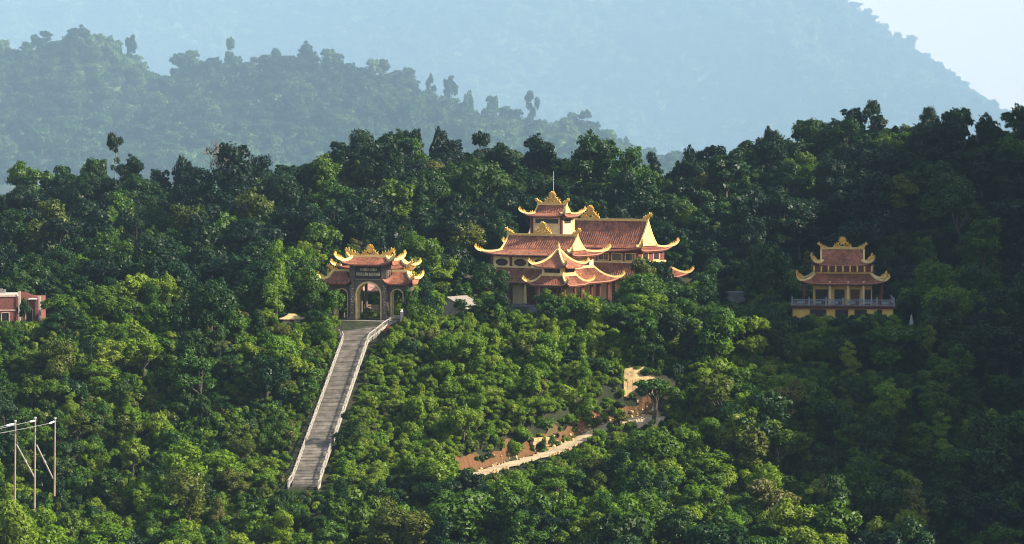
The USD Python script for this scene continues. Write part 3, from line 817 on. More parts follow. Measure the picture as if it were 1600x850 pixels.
window(t, 'f', 4.2, H * 0.32, 1.0, 1.9, 7, 2.6, frame='plaster_pink', pane='dark_opening', fr=0.08, bars=1)
part(t, 'awning', box(4.9, -3.2, H - 0.35, 1.3, 1.1, 0.1), 'white_paint')
part(t, 'chimney', [box(-0.6, 0, H + 0.75, 0.35, 0.35, 0.8), box(-0.1, 0, H + 0.7, 0.3, 0.3, 0.7)], 'grey_stone')

# ---------------------------------------------------------------- small outbuildings
def small_house(name, label, u, v, y, w, d, h, rise, rz, wall, roof, cat='house'):
    o_ = W(u, v, y)
    t = thing(name, label, cat, o_, rz)
    part(t, 'wall', wall_ring(w / 2, d / 2, -1.5, h, 0.2), wall)
    for s in (-1, 1):
        part(t, 'gable', stand(Polygon([(-d / 2, h), (d / 2, h), (0, h + rise)]), 0.2, [s * (w / 2 - 0.1), 0, 0], math.pi / 2), wall)
    P = []
    for s in (-1, 1):
        g = np.array([[[-w / 2 - .4, 0, h + rise + .12], [w / 2 + .4, 0, h + rise + .12]], [[-w / 2 - .4, s * (d / 2 + .4), h - .05], [w / 2 + .4, s * (d / 2 + .4), h - .05]]])
        P.append(grid_solid(g, 0.1))
    r = part(t, 'roof', P, roof)
    part(r, 'ridge_cap', box(0, 0, h + rise + 0.14, w + 0.9, 0.22, 0.12), roof)
    part(t, 'door', box2(-0.45, 0.45, -d / 2 - 0.05, -d / 2, 0, min(2.0, h - 0.2)), 'red_wood')
    part(t, 'window', box2(w * 0.22, w * 0.42, -d / 2 - 0.05, -d / 2, h * 0.35, h * 0.75), 'dark_opening')
    return t


t = thing('shrine', 'small open shrine with pinkish tiled roof seen through the top of the gate arch', 'shrine', W(581, 499, 414), -12)
zs0, zs1 = Zat(453, 414) - Zat(499, 414), Zat(438, 414) - Zat(499, 414)
sk, hips = skirt(1.2, 0.2, 2.3, 1.5, zs1 - zs0, 0.35)
for m in sk:
    m.apply_translation([0, 0, zs0])
rf = part(t, 'roof', sk, 'tile_pink', smooth=35)
for p in hips:
    hip_part(rf, zs0, p, 0.24, 0.24, 0, 0.5)
part(rf, 'ridge', box(0, 0, zs1 + 0.08, 2.6, 0.24, 0.24), 'cream')
for x in (-1.6, 1.6):
    for y in (-0.9, 0.9):
        part(t, 'column', cyl(x, y, -1, zs0 + 0.2, 0.13), 'red_wood')
part(t, 'platform', box(0, 0, -0.4, 4.2, 2.8, 1.0), 'plaster_pink')
small_house('house', 'low pale house with weathered grey roof behind bushes, between gate and front hall', 714, 503, 412, 4.6, 5.2, 2.9, 1.1, 55, 'gate_carving', 'pale_roof')
t = thing('hut', 'tiny hut with curved ochre roof in the trees left of the gate', 'hut', W(456, 507, 399), 4)
part(t, 'wall', wall_ring(1.35, 1.0, -1.5, 1.0, 0.15), 'plaster_pink')
part(t, 'door', box2(-0.3, 0.3, -1.06, -1.0, 0, 0.9), 'red_wood')
sk, hips = skirt(0.5, 0.1, 1.85, 1.4, 0.75, 0.1, th=0.1)
for m in sk:
    m.apply_translation([0, 0, 0.95])
part(t, 'roof', sk, 'ochre_roof', smooth=35)
part(t, 'eave', wall_ring(1.8, 1.35, 0.78, 0.9, 0.2), 'soffit')
# ---------------------------------------------------------------- the long staircase
axis = np.array([STAIR_TOP[0] - STAIR_BOT[0], STAIR_TOP[1] - STAIR_BOT[1]])
run = float(np.hypot(*axis)); rise = float(STAIR_TOP[2] - STAIR_BOT[2])
NSTEP = 108
ang = math.atan2(-axis[0], axis[1])
t = thing('staircase', 'long straight stone staircase climbing between white balustrades to the gate', 'staircase', STAIR_BOT, math.degrees(ang))
srng = np.random.default_rng(5)
for i in range(NSTEP):
    d0, d1 = run * i / NSTEP, run * (i + 1) / NSTEP
    z = rise * (i + 1) / NSTEP
    part(t, 'step', box2(-1.78, 1.78, d0 + srng.uniform(-.01, .01), d1 + 0.06, z - 0.5, z + srng.uniform(-.006, .006)), 'step_stone' if srng.random() < 0.6 else 'step_stone_pale')
NB = 16
top_local = np.array([0, run, rise])
gl = np.array([GATE[0] - 0.3 - STAIR_BOT[0], 398.6 - STAIR_BOT[1], GATE[2] - STAIR_BOT[2]])
c_, s_ = math.cos(-ang), math.sin(-ang)
gl[:2] = [gl[0] * c_ - gl[1] * s_, gl[0] * s_ + gl[1] * c_]
for i in range(NB):
    f0, f1 = i / NB, (i + 1) / NB
    y0_, y1_ = run + 0.06 + (gl[1] - run) * f0, run + (gl[1] - run) * f1 + 0.1
    z = rise + (gl[2] - rise) * f1
    xm = gl[0] * f1
    hw = 1.9 + 1.9 * f1 ** 0.8
    part(t, 'step', box2(xm - hw, xm + hw, y0_, y1_, z - 0.5, z), 'step_stone' if i % 3 else 'step_stone_pale')
part(t, 'landing', box2(gl[0] - 4.4, gl[0] + 4.4, gl[1] + 0.1, gl[1] + 2.2, gl[2] - 0.6, gl[2] - 0.004), 'step_stone_pale')


def balustrade(pts, n):
    pts = np.asarray(pts, float)
    L = np.r_[0, np.cumsum(np.linalg.norm(np.diff(pts, axis=0), axis=1))]
    at = lambda s: np.array([np.interp(s, L, pts[:, k]) for k in range(3)])
    b = part(t, 'balustrade', bar(np.array([at(s) for s in np.linspace(0, L[-1], 60)]) + [0, 0, 0.72], 0.16, 0.13), 'rail_stone')
    part(b, 'lower_rail', bar(np.array([at(s) for s in np.linspace(0, L[-1], 60)]) + [0, 0, -0.25], 0.20, 0.34), 'rail_stone')
    for s in np.linspace(0.1, L[-1] - 0.1, n):
        p = at(s)
        part(b, 'post', [box(p[0], p[1], p[2] + 0.35, 0.20, 0.20, 1.1), box(p[0], p[1], p[2] + 0.94, 0.26, 0.26, 0.08), box(p[0], p[1], p[2] + 1.03, 0.13, 0.13, 0.1)], 'rail_stone')
    m = []
    for s in np.arange(0.3, L[-1], 0.34):
        p = at(s)
        m.append(cyl(p[0], p[1], p[2] + 0.08, p[2] + 0.74, 0.05, 6))
    part(b, 'balusters', m, 'rail_stone', kind='stuff')


lin = [[x_, f * run, f * rise + 0.05] for x_ in (-1.95,) for f in np.linspace(0.03, 1, 12)]
balustrade([[-2.15, -0.9, -0.3], [-2.25, 0.2, 0.0]] + lin + [[-2.15, run + 0.5, rise + 0.35], [-2.55, run + 0.9, rise + 0.5], [-2.9, run + 0.8, rise + 0.5]], 24)
lin = [[1.95, f * run, f * rise + 0.05] for f in np.linspace(0.03, 1, 12)]
balustrade([[2.0, -0.9, -0.3], [2.2, 0.2, 0.0]] + lin + [[2.2, run + 0.8, rise + 0.35], [3.0, run + 2.6, rise + 1.05], [3.9, run + 4.6, rise + 1.95], [5.2, run + 6.0, rise + 2.5], [6.0, run + 6.3, rise + 2.55]], 27)

# ---------------------------------------------------------------- road, banks and bare earth
P = []
for k, (p, n) in enumerate(zip(ROAD['p'], ROAD['n'])):
    P.append([[*(p[:2] + n * o), p[2] + 0.02 + 0.03 * (o + 1.7) + 0.05 * math.sin(k * 0.9 + o)] for o in (-1.1, -0.5, 0.1, 0.9, 1.7)])
single('road', sheet(np.array(P)), 'road_dust', 'dusty pale dirt road cut slanting into the green slope', None, None, 'structure', smooth=True)
P = []
brng = np.random.default_rng(8)
_bp = np.c_[[np.interp(np.linspace(0, 89, 220), np.arange(90), ROAD['p'][:, q]) for q in range(3)]].T
_bn = np.c_[[np.interp(np.linspace(0, 89, 220), np.arange(90), ROAD['n'][:, q]) for q in range(2)]].T
for k, (p, n) in enumerate(zip(_bp, _bn)):
    k = k * 90 / 220
    row = []
    for j, o in enumerate(np.linspace(1.6, 3.3 + 0.35 * math.sin(k * 0.31) + 0.2 * math.sin(k * 0.83), 9)):
        xy = p[:2] + n * o
        zg = min(p[2] + 0.02 + max(o - 2.4, 0) * 2.1, float(natural(*xy)) + 0.12)
        zg = zg + 0.10 + 0.30 * (meshkit.noise(np.array([xy[0] * 0.9, xy[1] * 0.9, zg]), 4) - 0.5) - 0.55 * max(meshkit.noise(np.array([k * 1.1, o * 0.25, 0.5]), 14) - 0.5, 0) * min(1.0, (o - 1.6) * 1.2)
        row.append([*xy, zg])
    P.append(row)
single('earth_bank', sheet(np.array(P)), 'soil', 'orange earth bank cut above the dirt road', None, None, 'structure')


BARE = []


def patch(name, px, mat, label, lift=0.25, amp=0.5, tilt=0.0):
    """a bare patch of ground whose outline was surveyed at the given pixels, laid just over the terrain"""
    W_ = np.array([hit(u, v, y0=325) for u, v in px])
    poly = Polygon(W_[:, :2]).buffer(0)
    BARE.append(poly)
    x0, y0, x1, y1 = poly.bounds
    gx, gy = np.meshgrid(np.linspace(x0, x1, 90), np.linspace(y0, y1, 110), indexing='ij')
    wob = (meshkit.fbm(np.stack([gx * .5, gy * .5, 0 * gx], -1), 3, 9) - 0.5) * 1.6
    inside = shapely.contains_xy(poly.buffer(0.3), gx + wob, gy + wob)
    gz = ground(gx, gy) + lift + amp * (meshkit.fbm(np.stack([gx * .6, gy * .6, 0 * gx], -1), 3, 6) - 0.5)
    t_ = sheet(np.stack([gx, gy, gz], -1))
    keep = inside.ravel()[t_.faces].all(1)
    t_.update_faces(keep); t_.remove_unreferenced_vertices()
    single(name, t_, mat, label, None, None, 'structure')


patch('bare_ground', [(985, 662), (1030, 664), (1040, 640), (1038, 622), (1010, 612), (990, 620), (982, 640)], 'road_dust', 'pale bare clearing at the top end of the dirt road')
patch('bare_ground', [(976, 604), (1000, 608), (1052, 602), (1054, 584), (1012, 586), (996, 572), (980, 574), (974, 590)], 'sand', 'sandy bank behind the umbrella-shaped roadside tree')
patch('bare_ground', [(1240, 592), (1330, 588), (1330, 566), (1250, 566)], 'soil', 'reddish soil below the yellow-walled hall')
patch('bare_ground', [(1120, 470), (1165, 470), (1170, 410), (1125, 405)], 'soil_dark', 'dark reddish cutting between rear hall and yellow-walled hall')
patch('bare_ground', [(70, 850), (185, 850), (180, 836), (85, 838)], 'soil', 'orange soil at the bottom edge below the poles')
patch('road', [(1185, 556), (1300, 558), (1445, 582), (1450, 572), (1300, 546), (1190, 545)], 'road_grey', 'grey road passing below the yellow-walled hall', 0.45, 0.1)

p = hit(857, 694, sink=1.0)
k = int(np.argmin(np.hypot(ROAD['p'][:, 0] - p[0], ROAD['p'][:, 1] - p[1])))
rp, rn = ROAD['p'][k], ROAD['n'][k]
t = thing('retaining_wall', 'short pale concrete wall against the orange bank beside the dirt road', 'wall', [*(rp[:2] + rn * 2.35), rp[2]], math.degrees(math.atan2(-rn[0], rn[1])))
wr = np.random.default_rng(12)
for r_ in range(4):
    for c__ in range(4):
        part(t, 'block', box(-1.05 + c__ * 0.70 + (0.2 if r_ % 2 else 0) + wr.uniform(-.03, .03), 0.55 + wr.uniform(-.06, .06), 0.25 + r_ * 0.5, 0.67, 0.7, 0.47, wr.uniform(-.06, .06)), 'sand')
for c__ in range(3):
    part(t, 'block', box(0.1 + c__ * 0.8, -0.15 + wr.uniform(-.08, .08), 0.25, 0.76, 0.6, 0.5, wr.uniform(-.1, .1)), 'sand')
rr = []
for q in range(160):
    k = wr.integers(0, 90); o = wr.uniform(1.3, 3.0) if wr.random() < 0.75 else wr.uniform(-1.6, -1.0)
    s_ = wr.uniform(0.08, 0.28)
    c0 = ROAD['p'][k, :2] + ROAD['n'][k] * o
    m_ = trimesh.creation.icosphere(1, s_); m_.vertices *= wr.uniform(0.6, 1.3, 3); m_.vertices += wr.normal(0, s_ * 0.1, m_.vertices.shape)
    m_.apply_translation([*c0, ROAD['p'][k, 2] + max(o - 2.4, 0) * 2.1 + 0.12]); rr.append(m_)
single('rubble', rr, 'sand', 'loose stones fallen along the dirt road', None, None, 'stuff')
t = thing('wall', 'long low pink plastered wall seen through the gate arch', 'wall', W(592, 494, 418), 0)
part(t, 'wall', box(0, 0, 0.55, 9.0, 0.3, 2.4), 'plaster_pink')
part(t, 'coping', [box(0, 0, 1.8, 9.2, 0.45, 0.12), box(0, -0.7, 0.5, 9.0, 0.9, 0.12)], 'cream')
t = thing('wall', 'grey wall with pale coping half hidden between rear hall and yellow-walled hall', 'wall', W(1143, 474, 442), -4)
part(t, 'wall', box(0, 0, 0.6, 4.6, 0.35, 2.6), 'grey_stone')
part(t, 'coping', box(0, 0, 1.98, 4.9, 0.6, 0.18), 'blue_grey')
t = thing('gate_post', 'white square post beside the gate at the end of the balustrade', 'post', W(628, 503, 396.5), 0)
part(t, 'shaft', box(0, 0, 0.6, 0.42, 0.42, 1.9), 'plaster_pink')
part(t, 'cap', [box(0, 0, 1.6, 0.56, 0.56, 0.12), trimesh.creation.icosphere(2, 0.17).apply_translation([0, 0, 1.75])], 'white_paint')


def statue(label, u, v, y, h):
    t = thing('statue', label, 'statue', W(u, v, y), 0, 'small white garden statues')
    part(t, 'pedestal', [box(0, 0, -0.2 + h * 0.1, h * 0.42, h * 0.42, h * 0.2 + 0.4), box(0, 0, h * 0.22, h * 0.32, h * 0.32, h * 0.05)], 'white_paint')
    a = np.linspace(0, 1, 9)
    part(t, 'figure', [tube(np.c_[0 * a, 0 * a, h * (0.24 + 0.55 * a)], h * np.array([.15, .16, .15, .135, .12, .12, .125, .10, .05]), 10), trimesh.creation.icosphere(2, h * 0.075).apply_translation([0, 0, h * 0.86])], 'white_paint', smooth=40)


statue('small white statue on a pedestal right of the yellow-walled hall', 1424, 504, 437, 1.5)
statue('white statue among shrubs left of the front hall steps', 755, 486, 424, 1.7)
statue('white statue in the shrubs below the front hall plinth', 775, 504, 415, 1.2)

# ---------------------------------------------------------------- power poles and lines
yP = 336.0
t = thing('pole_frame', 'three pale power poles joined by slanting braces at the lower left', 'power pole', W(55, 790, yP))
o = W(55, 790, yP)
tops = []
for u, vt, vb, dy in ((24, 658, 800, -1.2), (55, 653, 800, 0), (86, 654, 775, 1.2)):
    a, b = W(u, vt, yP + dy) - o, W(u - 1, vb, yP + dy) - o
    s = np.linspace(0, 1, 5)[:, None]
    part(t, 'pole', tube(b * (1 - s) + a * s + [0, 0, 0], np.linspace(0.145, 0.11, 5), 9), 'pole_timber', smooth=40)
    tops.append(a)
for (u0, v0, u1, v1, d0, d1) in ((26, 695, 54, 746, -1.2, 0), (57, 695, 83, 748, 0, 1.2)):
    a, b = W(u0, v0, yP + d0) - o, W(u1, v1, yP + d1) - o
    m_ = (a + b) / 2
    br = part(t, 'brace', tube([a, b], 0.10, 8), 'rail_stone')
    part(br, 'clamp', tube([m_ - (b - a) * 0.03, m_ + (b - a) * 0.03], 0.16, 8), 'wire')
for k, tp in enumerate(tops):
    part(t, 'cap', cyl(tp[0], tp[1], tp[2] - 0.05, tp[2] + 0.12, 0.17, 9), 'steel')
for k, (u, v) in enumerate(((8, 664), (46, 658), (76, 661))):
    a = tops[k] + [0, 0, -0.35]
    b = W(u, v + 1, yP + (-1.2, 0, 1.2)[k] - 3.0) - o
    d = (b - a)
    part(t, 'insulator', [cyl(0, 0, -0.10, 0.10, 0.13, 10).apply_transform(trimesh.geometry.align_vectors([0, 0, 1], d / np.linalg.norm(d))).apply_translation(a + d * (0.25 + 0.09 * j)) for j in range(7)] + [tube([a, a + d * 0.95], 0.03, 5)], 'white_paint')
    far = o + np.array([-62.0, -40.0, 7.0 + k])
    s = np.linspace(0, 1, 24)[:, None]
    st = o + a + d * 0.9
    w = st * (1 - s) + far * s - np.c_[0 * s, 0 * s, 4.0 * 2.2 * s * (1 - s)]
    single('power_line', tube(w, 0.035, 5), 'wire', ('sagging wire running left from the leftmost pole', 'sagging wire running left from the middle pole', 'sagging wire running left from the rightmost pole')[k], 'wire', 'power lines')

# ---------------------------------------------------------------- the ground sheet and the hills beyond
gx = np.unique(np.r_[np.linspace(-16000, -420, 40), np.linspace(-420, -124, 50), np.arange(-124, 125, 1.5), np.linspace(125, 430, 60), np.linspace(430, 16000, 40)])
gy = np.unique(np.r_[np.linspace(-3000, -20, 25), np.linspace(-20, 310, 60), np.arange(310, 600, 1.5), np.linspace(600, 900, 50), np.linspace(900, 24000, 50)])
GX, GY = np.meshgrid(gx, gy, indexing='ij')
single('ground', sheet(np.stack([GX, GY, ground(GX, GY)], -1)), 'forest_floor', 'forest floor of the temple hill', None, None, 'structure', smooth=True)

Y_MID, Y_FAR = 6000.0, 18000.0
U_MID = [-900, -300, 0, 60, 130, 200, 240, 290, 420, 480, 530, 600, 650, 700, 740, 770, 800, 840, 880, 910, 950, 990, 1040, 1150, 1300]
V_MID = [50, 68, 82, 70, 62, 88, 118, 104, 96, 88, 106, 116, 138, 160, 182, 182, 196, 194, 194, 200, 218, 238, 262, 330, 380]
_mid = PchipInterpolator([Xat(u, Y_MID) for u in U_MID], [Zat(v, Y_MID) - 22 for v in V_MID])
U_FAR = [-1500, -600, 0, 500, 900, 1200, 1330, 1380, 1430, 1480, 1520, 1560, 1640, 1800, 2400]
V_FAR = [-20, -90, -120, -130, -115, -70, 12, 58, 84, 122, 158, 184, 215, 240, 250]
_far = PchipInterpolator([Xat(u, Y_FAR) for u in U_FAR], [Zat(v, Y_FAR) - 45 for v in V_FAR])


def hill_mid(x, y):
    x, y = np.broadcast_arrays(x, y)
    c = _mid(np.clip(x, -2250, 740))
    f = np.where(y < Y_MID, 1 - (Y_MID - y) / 900.0, 1 - (y - Y_MID) / 700.0)
    n = meshkit.fbm(np.stack([x / 210, y / 210, 0 * x], -1), 4, 21) - 0.5
    return -10 + (c + 10) * np.where(f > 0, f, f * 0.3) + n * 80 * np.clip(1.1 - f, 0.12, 1)


def hill_far(x, y):
    x, y = np.broadcast_arrays(x, y)
    c = _far(np.clip(x, -10000, 7200))
    f = np.where(y < Y_FAR, 1 - (Y_FAR - y) / 2700.0, 1 - (y - Y_FAR) / 2000.0)
    n = meshkit.fbm(np.stack([x / 620, y / 620, 0 * x], -1), 5, 33) - 0.5
    return -15 + (c + 15) * np.where(f > 0, f, f * 0.3) + n * 480 * np.clip(1.05 - f, 0.05, 1)


def hill_mesh(fn, x0, x1, y0, y1, nx, ny):
    X, Y = np.meshgrid(np.linspace(x0, x1, nx), np.linspace(y0, y1, ny), indexing='ij')
    Z = fn(X, Y)
    m = sheet(np.stack([X, Y, Z], -1))
    m.update_faces((Z.ravel()[m.faces] > -30).any(1)); m.remove_unreferenced_vertices()
    return m


single('hill', hill_mesh(hill_mid, -2100, 900, 4950, 6800, 160, 90), 'hill_far', 'blue hazy wooded ridge behind the temple hill', None, None, 'structure', smooth=True)
single('mountain', hill_mesh(hill_far, -9500, 7500, 15000, 20500, 200, 90), 'hill_far', 'pale far mountain fading into haze', None, None, 'structure', smooth=True)


# ---------------------------------------------------------------- trees: crowns of leaf-sized faces on limbs
def leaves(rng, c, nrm, size, wide=0.55, fold=0.12, soft=None):
    """one kite-shaped, slightly folded leaf at each point c, facing nrm"""
    k = len(c)
    a = rng.normal(size=(k, 3)); a -= (a * nrm).sum(1, keepdims=True) * nrm
    a /= np.linalg.norm(a, axis=1, keepdims=True)
    b = np.cross(nrm, a)
    L = size * rng.uniform(0.65, 1.35, (k, 1)); Wd = L * wide * rng.uniform(0.8, 1.2, (k, 1))
    base = c - a * L * 0.5; tip = c + a * L * 0.5 - nrm * L * fold
    l = c - b * Wd * 0.5 + nrm * L * fold * 0.5; r = c + b * Wd * 0.5 + nrm * L * fold * 0.5
    v = np.stack([base, l, tip, r], 1).reshape(-1, 3)
    i = np.arange(k)[:, None] * 4
    n = np.repeat(unit(nrm * 0.9 + soft * 0.75), 4, 0)
    return v, np.vstack([i + [0, 1, 2], i + [0, 2, 3]]), n


def unit(v):
    return v / (np.linalg.norm(v, axis=-1, keepdims=True) + 1e-9)


def crown(rng, lobes, n, size, jitter=0.62, low=-0.5, flat=0.85, shell=(0.7, 1.12)):
    """leaves over the outsides of overlapping clumps (x, y, z, r)"""
    lobes = np.asarray(lobes, float)
    w = lobes[:, 3] ** 2; w /= w.sum()
    pts, nr = [], []
    need = n
    while need > 0:
        k = rng.choice(len(lobes), need * 2, p=w)
        d = unit(rng.normal(size=(len(k), 3)))
        ok = d[:, 2] > low + rng.uniform(-.2, .2, len(k))
        k, d = k[ok], d[ok]
        rad = lobes[k, 3] * np.where(rng.random(len(k)) < 0.14, rng.uniform(1.05, 1.45, len(k)), rng.uniform(*shell, len(k)))
        p = lobes[k, :3] + d * rad[:, None] * [1, 1, flat]
        dd = np.linalg.norm((p[:, None] - lobes[None, :, :3]) / [1, 1, flat], axis=2) / lobes[None, :, 3]
        ok = (dd < 0.66).sum(1) == 0
        pts.append(p[ok][:need]); nr.append(d[ok][:need]); need -= len(pts[-1])
    p, d = np.vstack(pts), np.vstack(nr)
    nrm = unit(d * 0.9 + [0, 0, 0.35] + rng.normal(size=p.shape) * jitter)
    return leaves(rng, p, nrm, size, soft=d)


def limbs(rng, lobes, z_fork, r0, lean=(0, 0), fine=0.3):
    top = np.array([lean[0], lean[1], z_fork])
    s = np.linspace(0, 1, 6)[:, None]
    w = np.c_[0.05 * np.sin(s * 4 + rng.uniform(0, 6)), 0.05 * np.cos(s * 3 + rng.uniform(0, 6)), 0 * s] * s * (1 - s) * 3
    m = [tube(np.array([[0, 0, -0.35]]) * (1 - s) + top * s + w, np.linspace(r0 * 1.25, r0 * 0.75, 6), 7)]
    lobes = np.asarray(lobes)
    for l in lobes[rng.permutation(min(len(lobes), 17))[:9]]:
        mid = top * 0.5 + l[:3] * 0.5 - [0, 0, 0.12 * l[3]]
        m.append(tube([top - [0, 0, 0.08], mid, l[:3]], [r0 * 0.55, r0 * 0.38, r0 * 0.12], 5))
    return trimesh.util.concatenate(m)


def lobes_in(rng, k, R, cz, rz, lr, squash=1.0):
    """unequal clumps: a few large, many small ones crowding their outsides"""
    out = []
    while len(out) < k:
        p = rng.uniform(-1, 1, 3)
        if p @ p <= 1:
            out.append([p[0] * R * 0.72, p[1] * R * 0.72, cz + p[2] * rz * 0.75, lr * rng.uniform(0.6, 1.2)])
    big = np.array(out)
    d = unit(rng.normal(size=(k * 4, 3)) + [0, 0, 0.35])
    src = big[rng.integers(k, size=k * 4)]
    small = np.c_[src[:, :3] + d * (src[:, 3:] * rng.uniform(0.75, 1.25, (k * 4, 1))), src[:, 3] * rng.uniform(0.22, 0.5, k * 4)]
    small[:, 2] = np.maximum(small[:, 2], 0.15)
    return np.vstack([big, small])


SHAPES = {}        # name -> (crown arrays, trunk mesh, height in crown radii)


def shape(name, seed, kind, nleaf=3400, size=0.155):
    rng = np.random.default_rng(seed)
    if kind == 'round':
        lb = lobes_in(rng, 17, 1.05, 1.45, 0.95, 0.35); cr = crown(rng, lb, nleaf, size); tr = limbs(rng, lb, 0.85, 0.075); h = 2.4
    elif kind == 'tall':
        lb = lobes_in(rng, 20, 1.0, 2.0, 1.6, 0.35); cr = crown(rng, lb, int(nleaf * 1.3), size); tr = limbs(rng, lb, 1.2, 0.08); h = 3.6
    elif kind == 'spread':
        lb = lobes_in(rng, 16, 1.15, 1.55, 0.42, 0.33); cr = crown(rng, lb, nleaf, size, flat=0.7); tr = limbs(rng, lb, 0.95, 0.07, (0.1, 0)); h = 2.1
    elif kind == 'irregular':
        lb = lobes_in(rng, 12, 1.25, 1.6, 1.15, 0.31); cr = crown(rng, lb, nleaf, size); tr = limbs(rng, lb, 0.9, 0.07, (-0.1, 0.1)); h = 2.7
    elif kind == 'slender':
        k = 13; z = np.linspace(1.0, 4.6, k)
        lb = np.c_[rng.normal(0, .28, k), rng.normal(0, .28, k), z, rng.uniform(.32, .6, k) * (1.1 - 0.5 * np.abs(z - 2.6) / 2.4)]
        cr = crown(rng, lb, nleaf, size * 1.15); tr = limbs(rng, lb, 3.4, 0.075); h = 5.0
    elif kind == 'emergent':
        lb = lobes_in(rng, 9, 1.1, 3.6, 0.42, 0.36); lb = np.vstack([lb, [[0.3, 0.1, 2.5, 0.28], [-0.25, 0, 2.1, 0.22]]])
        cr = crown(rng, lb, int(nleaf * 0.8), size, flat=0.75); tr = limbs(rng, lb, 3.0, 0.075, (0.12, 0)); h = 4.2
    elif kind == 'umbrella':
        lb = lobes_in(rng, 17, 1.25, 1.95, 0.16, 0.25); cr = crown(rng, lb, nleaf, size * .9, flat=0.6, low=-0.2); tr = limbs(rng, lb, 1.15, 0.085, (-0.28, 0)); h = 2.2
    elif kind == 'cone':
        v, f, n0 = [], [], 0
        z = np.linspace(0.25, 3.5, 24); lb = []
        for zi in z:
            r = 1.0 * (1 - (zi - 0.25) / 3.45) ** 0.8 + 0.06
            for a in rng.uniform(0, 6.28, 6):
                lb.append([0.62 * r * math.cos(a), 0.62 * r * math.sin(a), zi, 0.34 * r + 0.08])
        cr = crown(rng, lb, int(nleaf * 1.4), size * 0.8, jitter=0.7); tr = limbs(rng, np.array(lb)[:3], 2.6, 0.07); h = 3.7
    elif kind == 'shrub':
        lb = lobes_in(rng, 11, 1.0, 0.5, 0.55, 0.42); cr = crown(rng, lb, int(nleaf * 0.62), size * 1.15, low=-0.3); tr = limbs(rng, lb, 0.25, 0.05); h = 1.3
    elif kind == 'young':
        # upright young plants with big drooping leaves
        k = 9; a = rng.uniform(0, 6.28, k); r = rng.uniform(0.1, 0.7, k)
        lb = np.c_[r * np.cos(a), r * np.sin(a), rng.uniform(0.5, 1.5, k), rng.uniform(.26, .42, k)]
        cr = crown(rng, lb, int(nleaf * 0.45), size * 1.7, jitter=0.8); tr = limbs(rng, lb, 0.35, 0.05); h = 1.9
    elif kind == 'bare':
        lb = lobes_in(rng, 14, 1.0, 2.4, 0.8, 0.3); cr = crown(rng, lb, int(nleaf * 0.1), size * 0.8)
        tr = limbs(rng, lb, 1.4, 0.07)
        ex = []
        for l in lb:
            for q in range(5):
                e = l[:3] + unit(rng.normal(size=3) + [0, 0, .5]) * 0.5
                ex.append(tube([l[:3], (l[:3] + e) / 2 + rng.normal(0, .05, 3), e], [0.02, 0.014, 0.006], 4))
        tr = trimesh.util.concatenate([tr] + ex); h = 3.4
    SHAPES[name] = (cr, tr, h)


for i in range(4):
    shape(f'round{i}', 100 + i, 'round', size=0.125 + 0.02 * i)
for i in range(5):
    shape(f'irregular{i}', 130 + i, 'irregular', size=(0.155, 0.13, 0.17, 0.115, 0.19)[i], nleaf=(3400, 3800, 3000, 4400, 2600)[i])
for i in range(2):
    shape(f'tall{i}', 110 + i, 'tall'); shape(f'spread{i}', 120 + i, 'spread'); shape(f'slender{i}', 140 + i, 'slender')
    shape(f'shrub{i}', 150 + i, 'shrub'); shape(f'young{i}', 160 + i, 'young'); shape(f'emergent{i}', 170 + i, 'emergent')
shape('umbrella0', 180, 'umbrella'); shape('cone0', 181, 'cone'); shape('bare0', 182, 'bare')
KINDNAME = {'round': 'forest_tree', 'irregular': 'forest_tree', 'tall': 'forest_tree', 'spread': 'forest_tree', 'slender': 'slender_tree', 'shrub': 'shrub', 'young': 'young_plant',
            'emergent': 'emergent_tree', 'umbrella': 'umbrella_tree', 'cone': 'conifer', 'bare': 'bare_tree'}
_classes = {}


def plant_class(sh, mat, bark='bark'):
    """the class prim of one shape in one leaf colour, with its crown and trunk"""
    key = (sh, mat, bark)
    if key not in _classes:
        path = f'/World/plant_class_{len(_classes):03d}'
        stage.CreateClassPrim(path)
        cr, tr, h = SHAPES[sh]
        for nm, g, m in (('crown', cr, mat), ('trunk', tr, bark)):
            um = usdkit.mesh(stage, f'{path}/{nm}', g[:2] if isinstance(g, tuple) else g, M[m], smooth=False)
            if isinstance(g, tuple):
                um.CreateNormalsAttr(Vt.Vec3fArray.FromNumpy(g[2].astype(np.float32))); um.SetNormalsInterpolation('vertex')
        _classes[key] = path
    return _classes[key]


def plant(name, label, cat, sh, mat, loc, scale, rz, group=None, bark='bark'):
    x = UsdGeom.Xform.Define(stage, unique('/World', name))
    x.GetPrim().GetReferences().AddInternalReference(plant_class(sh, mat, bark))
    x.AddTranslateOp().Set(Gf.Vec3d(*map(float, loc))); x.AddRotateZOp().Set(float(rz)); x.AddScaleOp().Set(Gf.Vec3f(*map(float, scale)))
    x.GetPrim().SetInstanceable(True)
    tag(x.GetPrim(), label, cat, group)


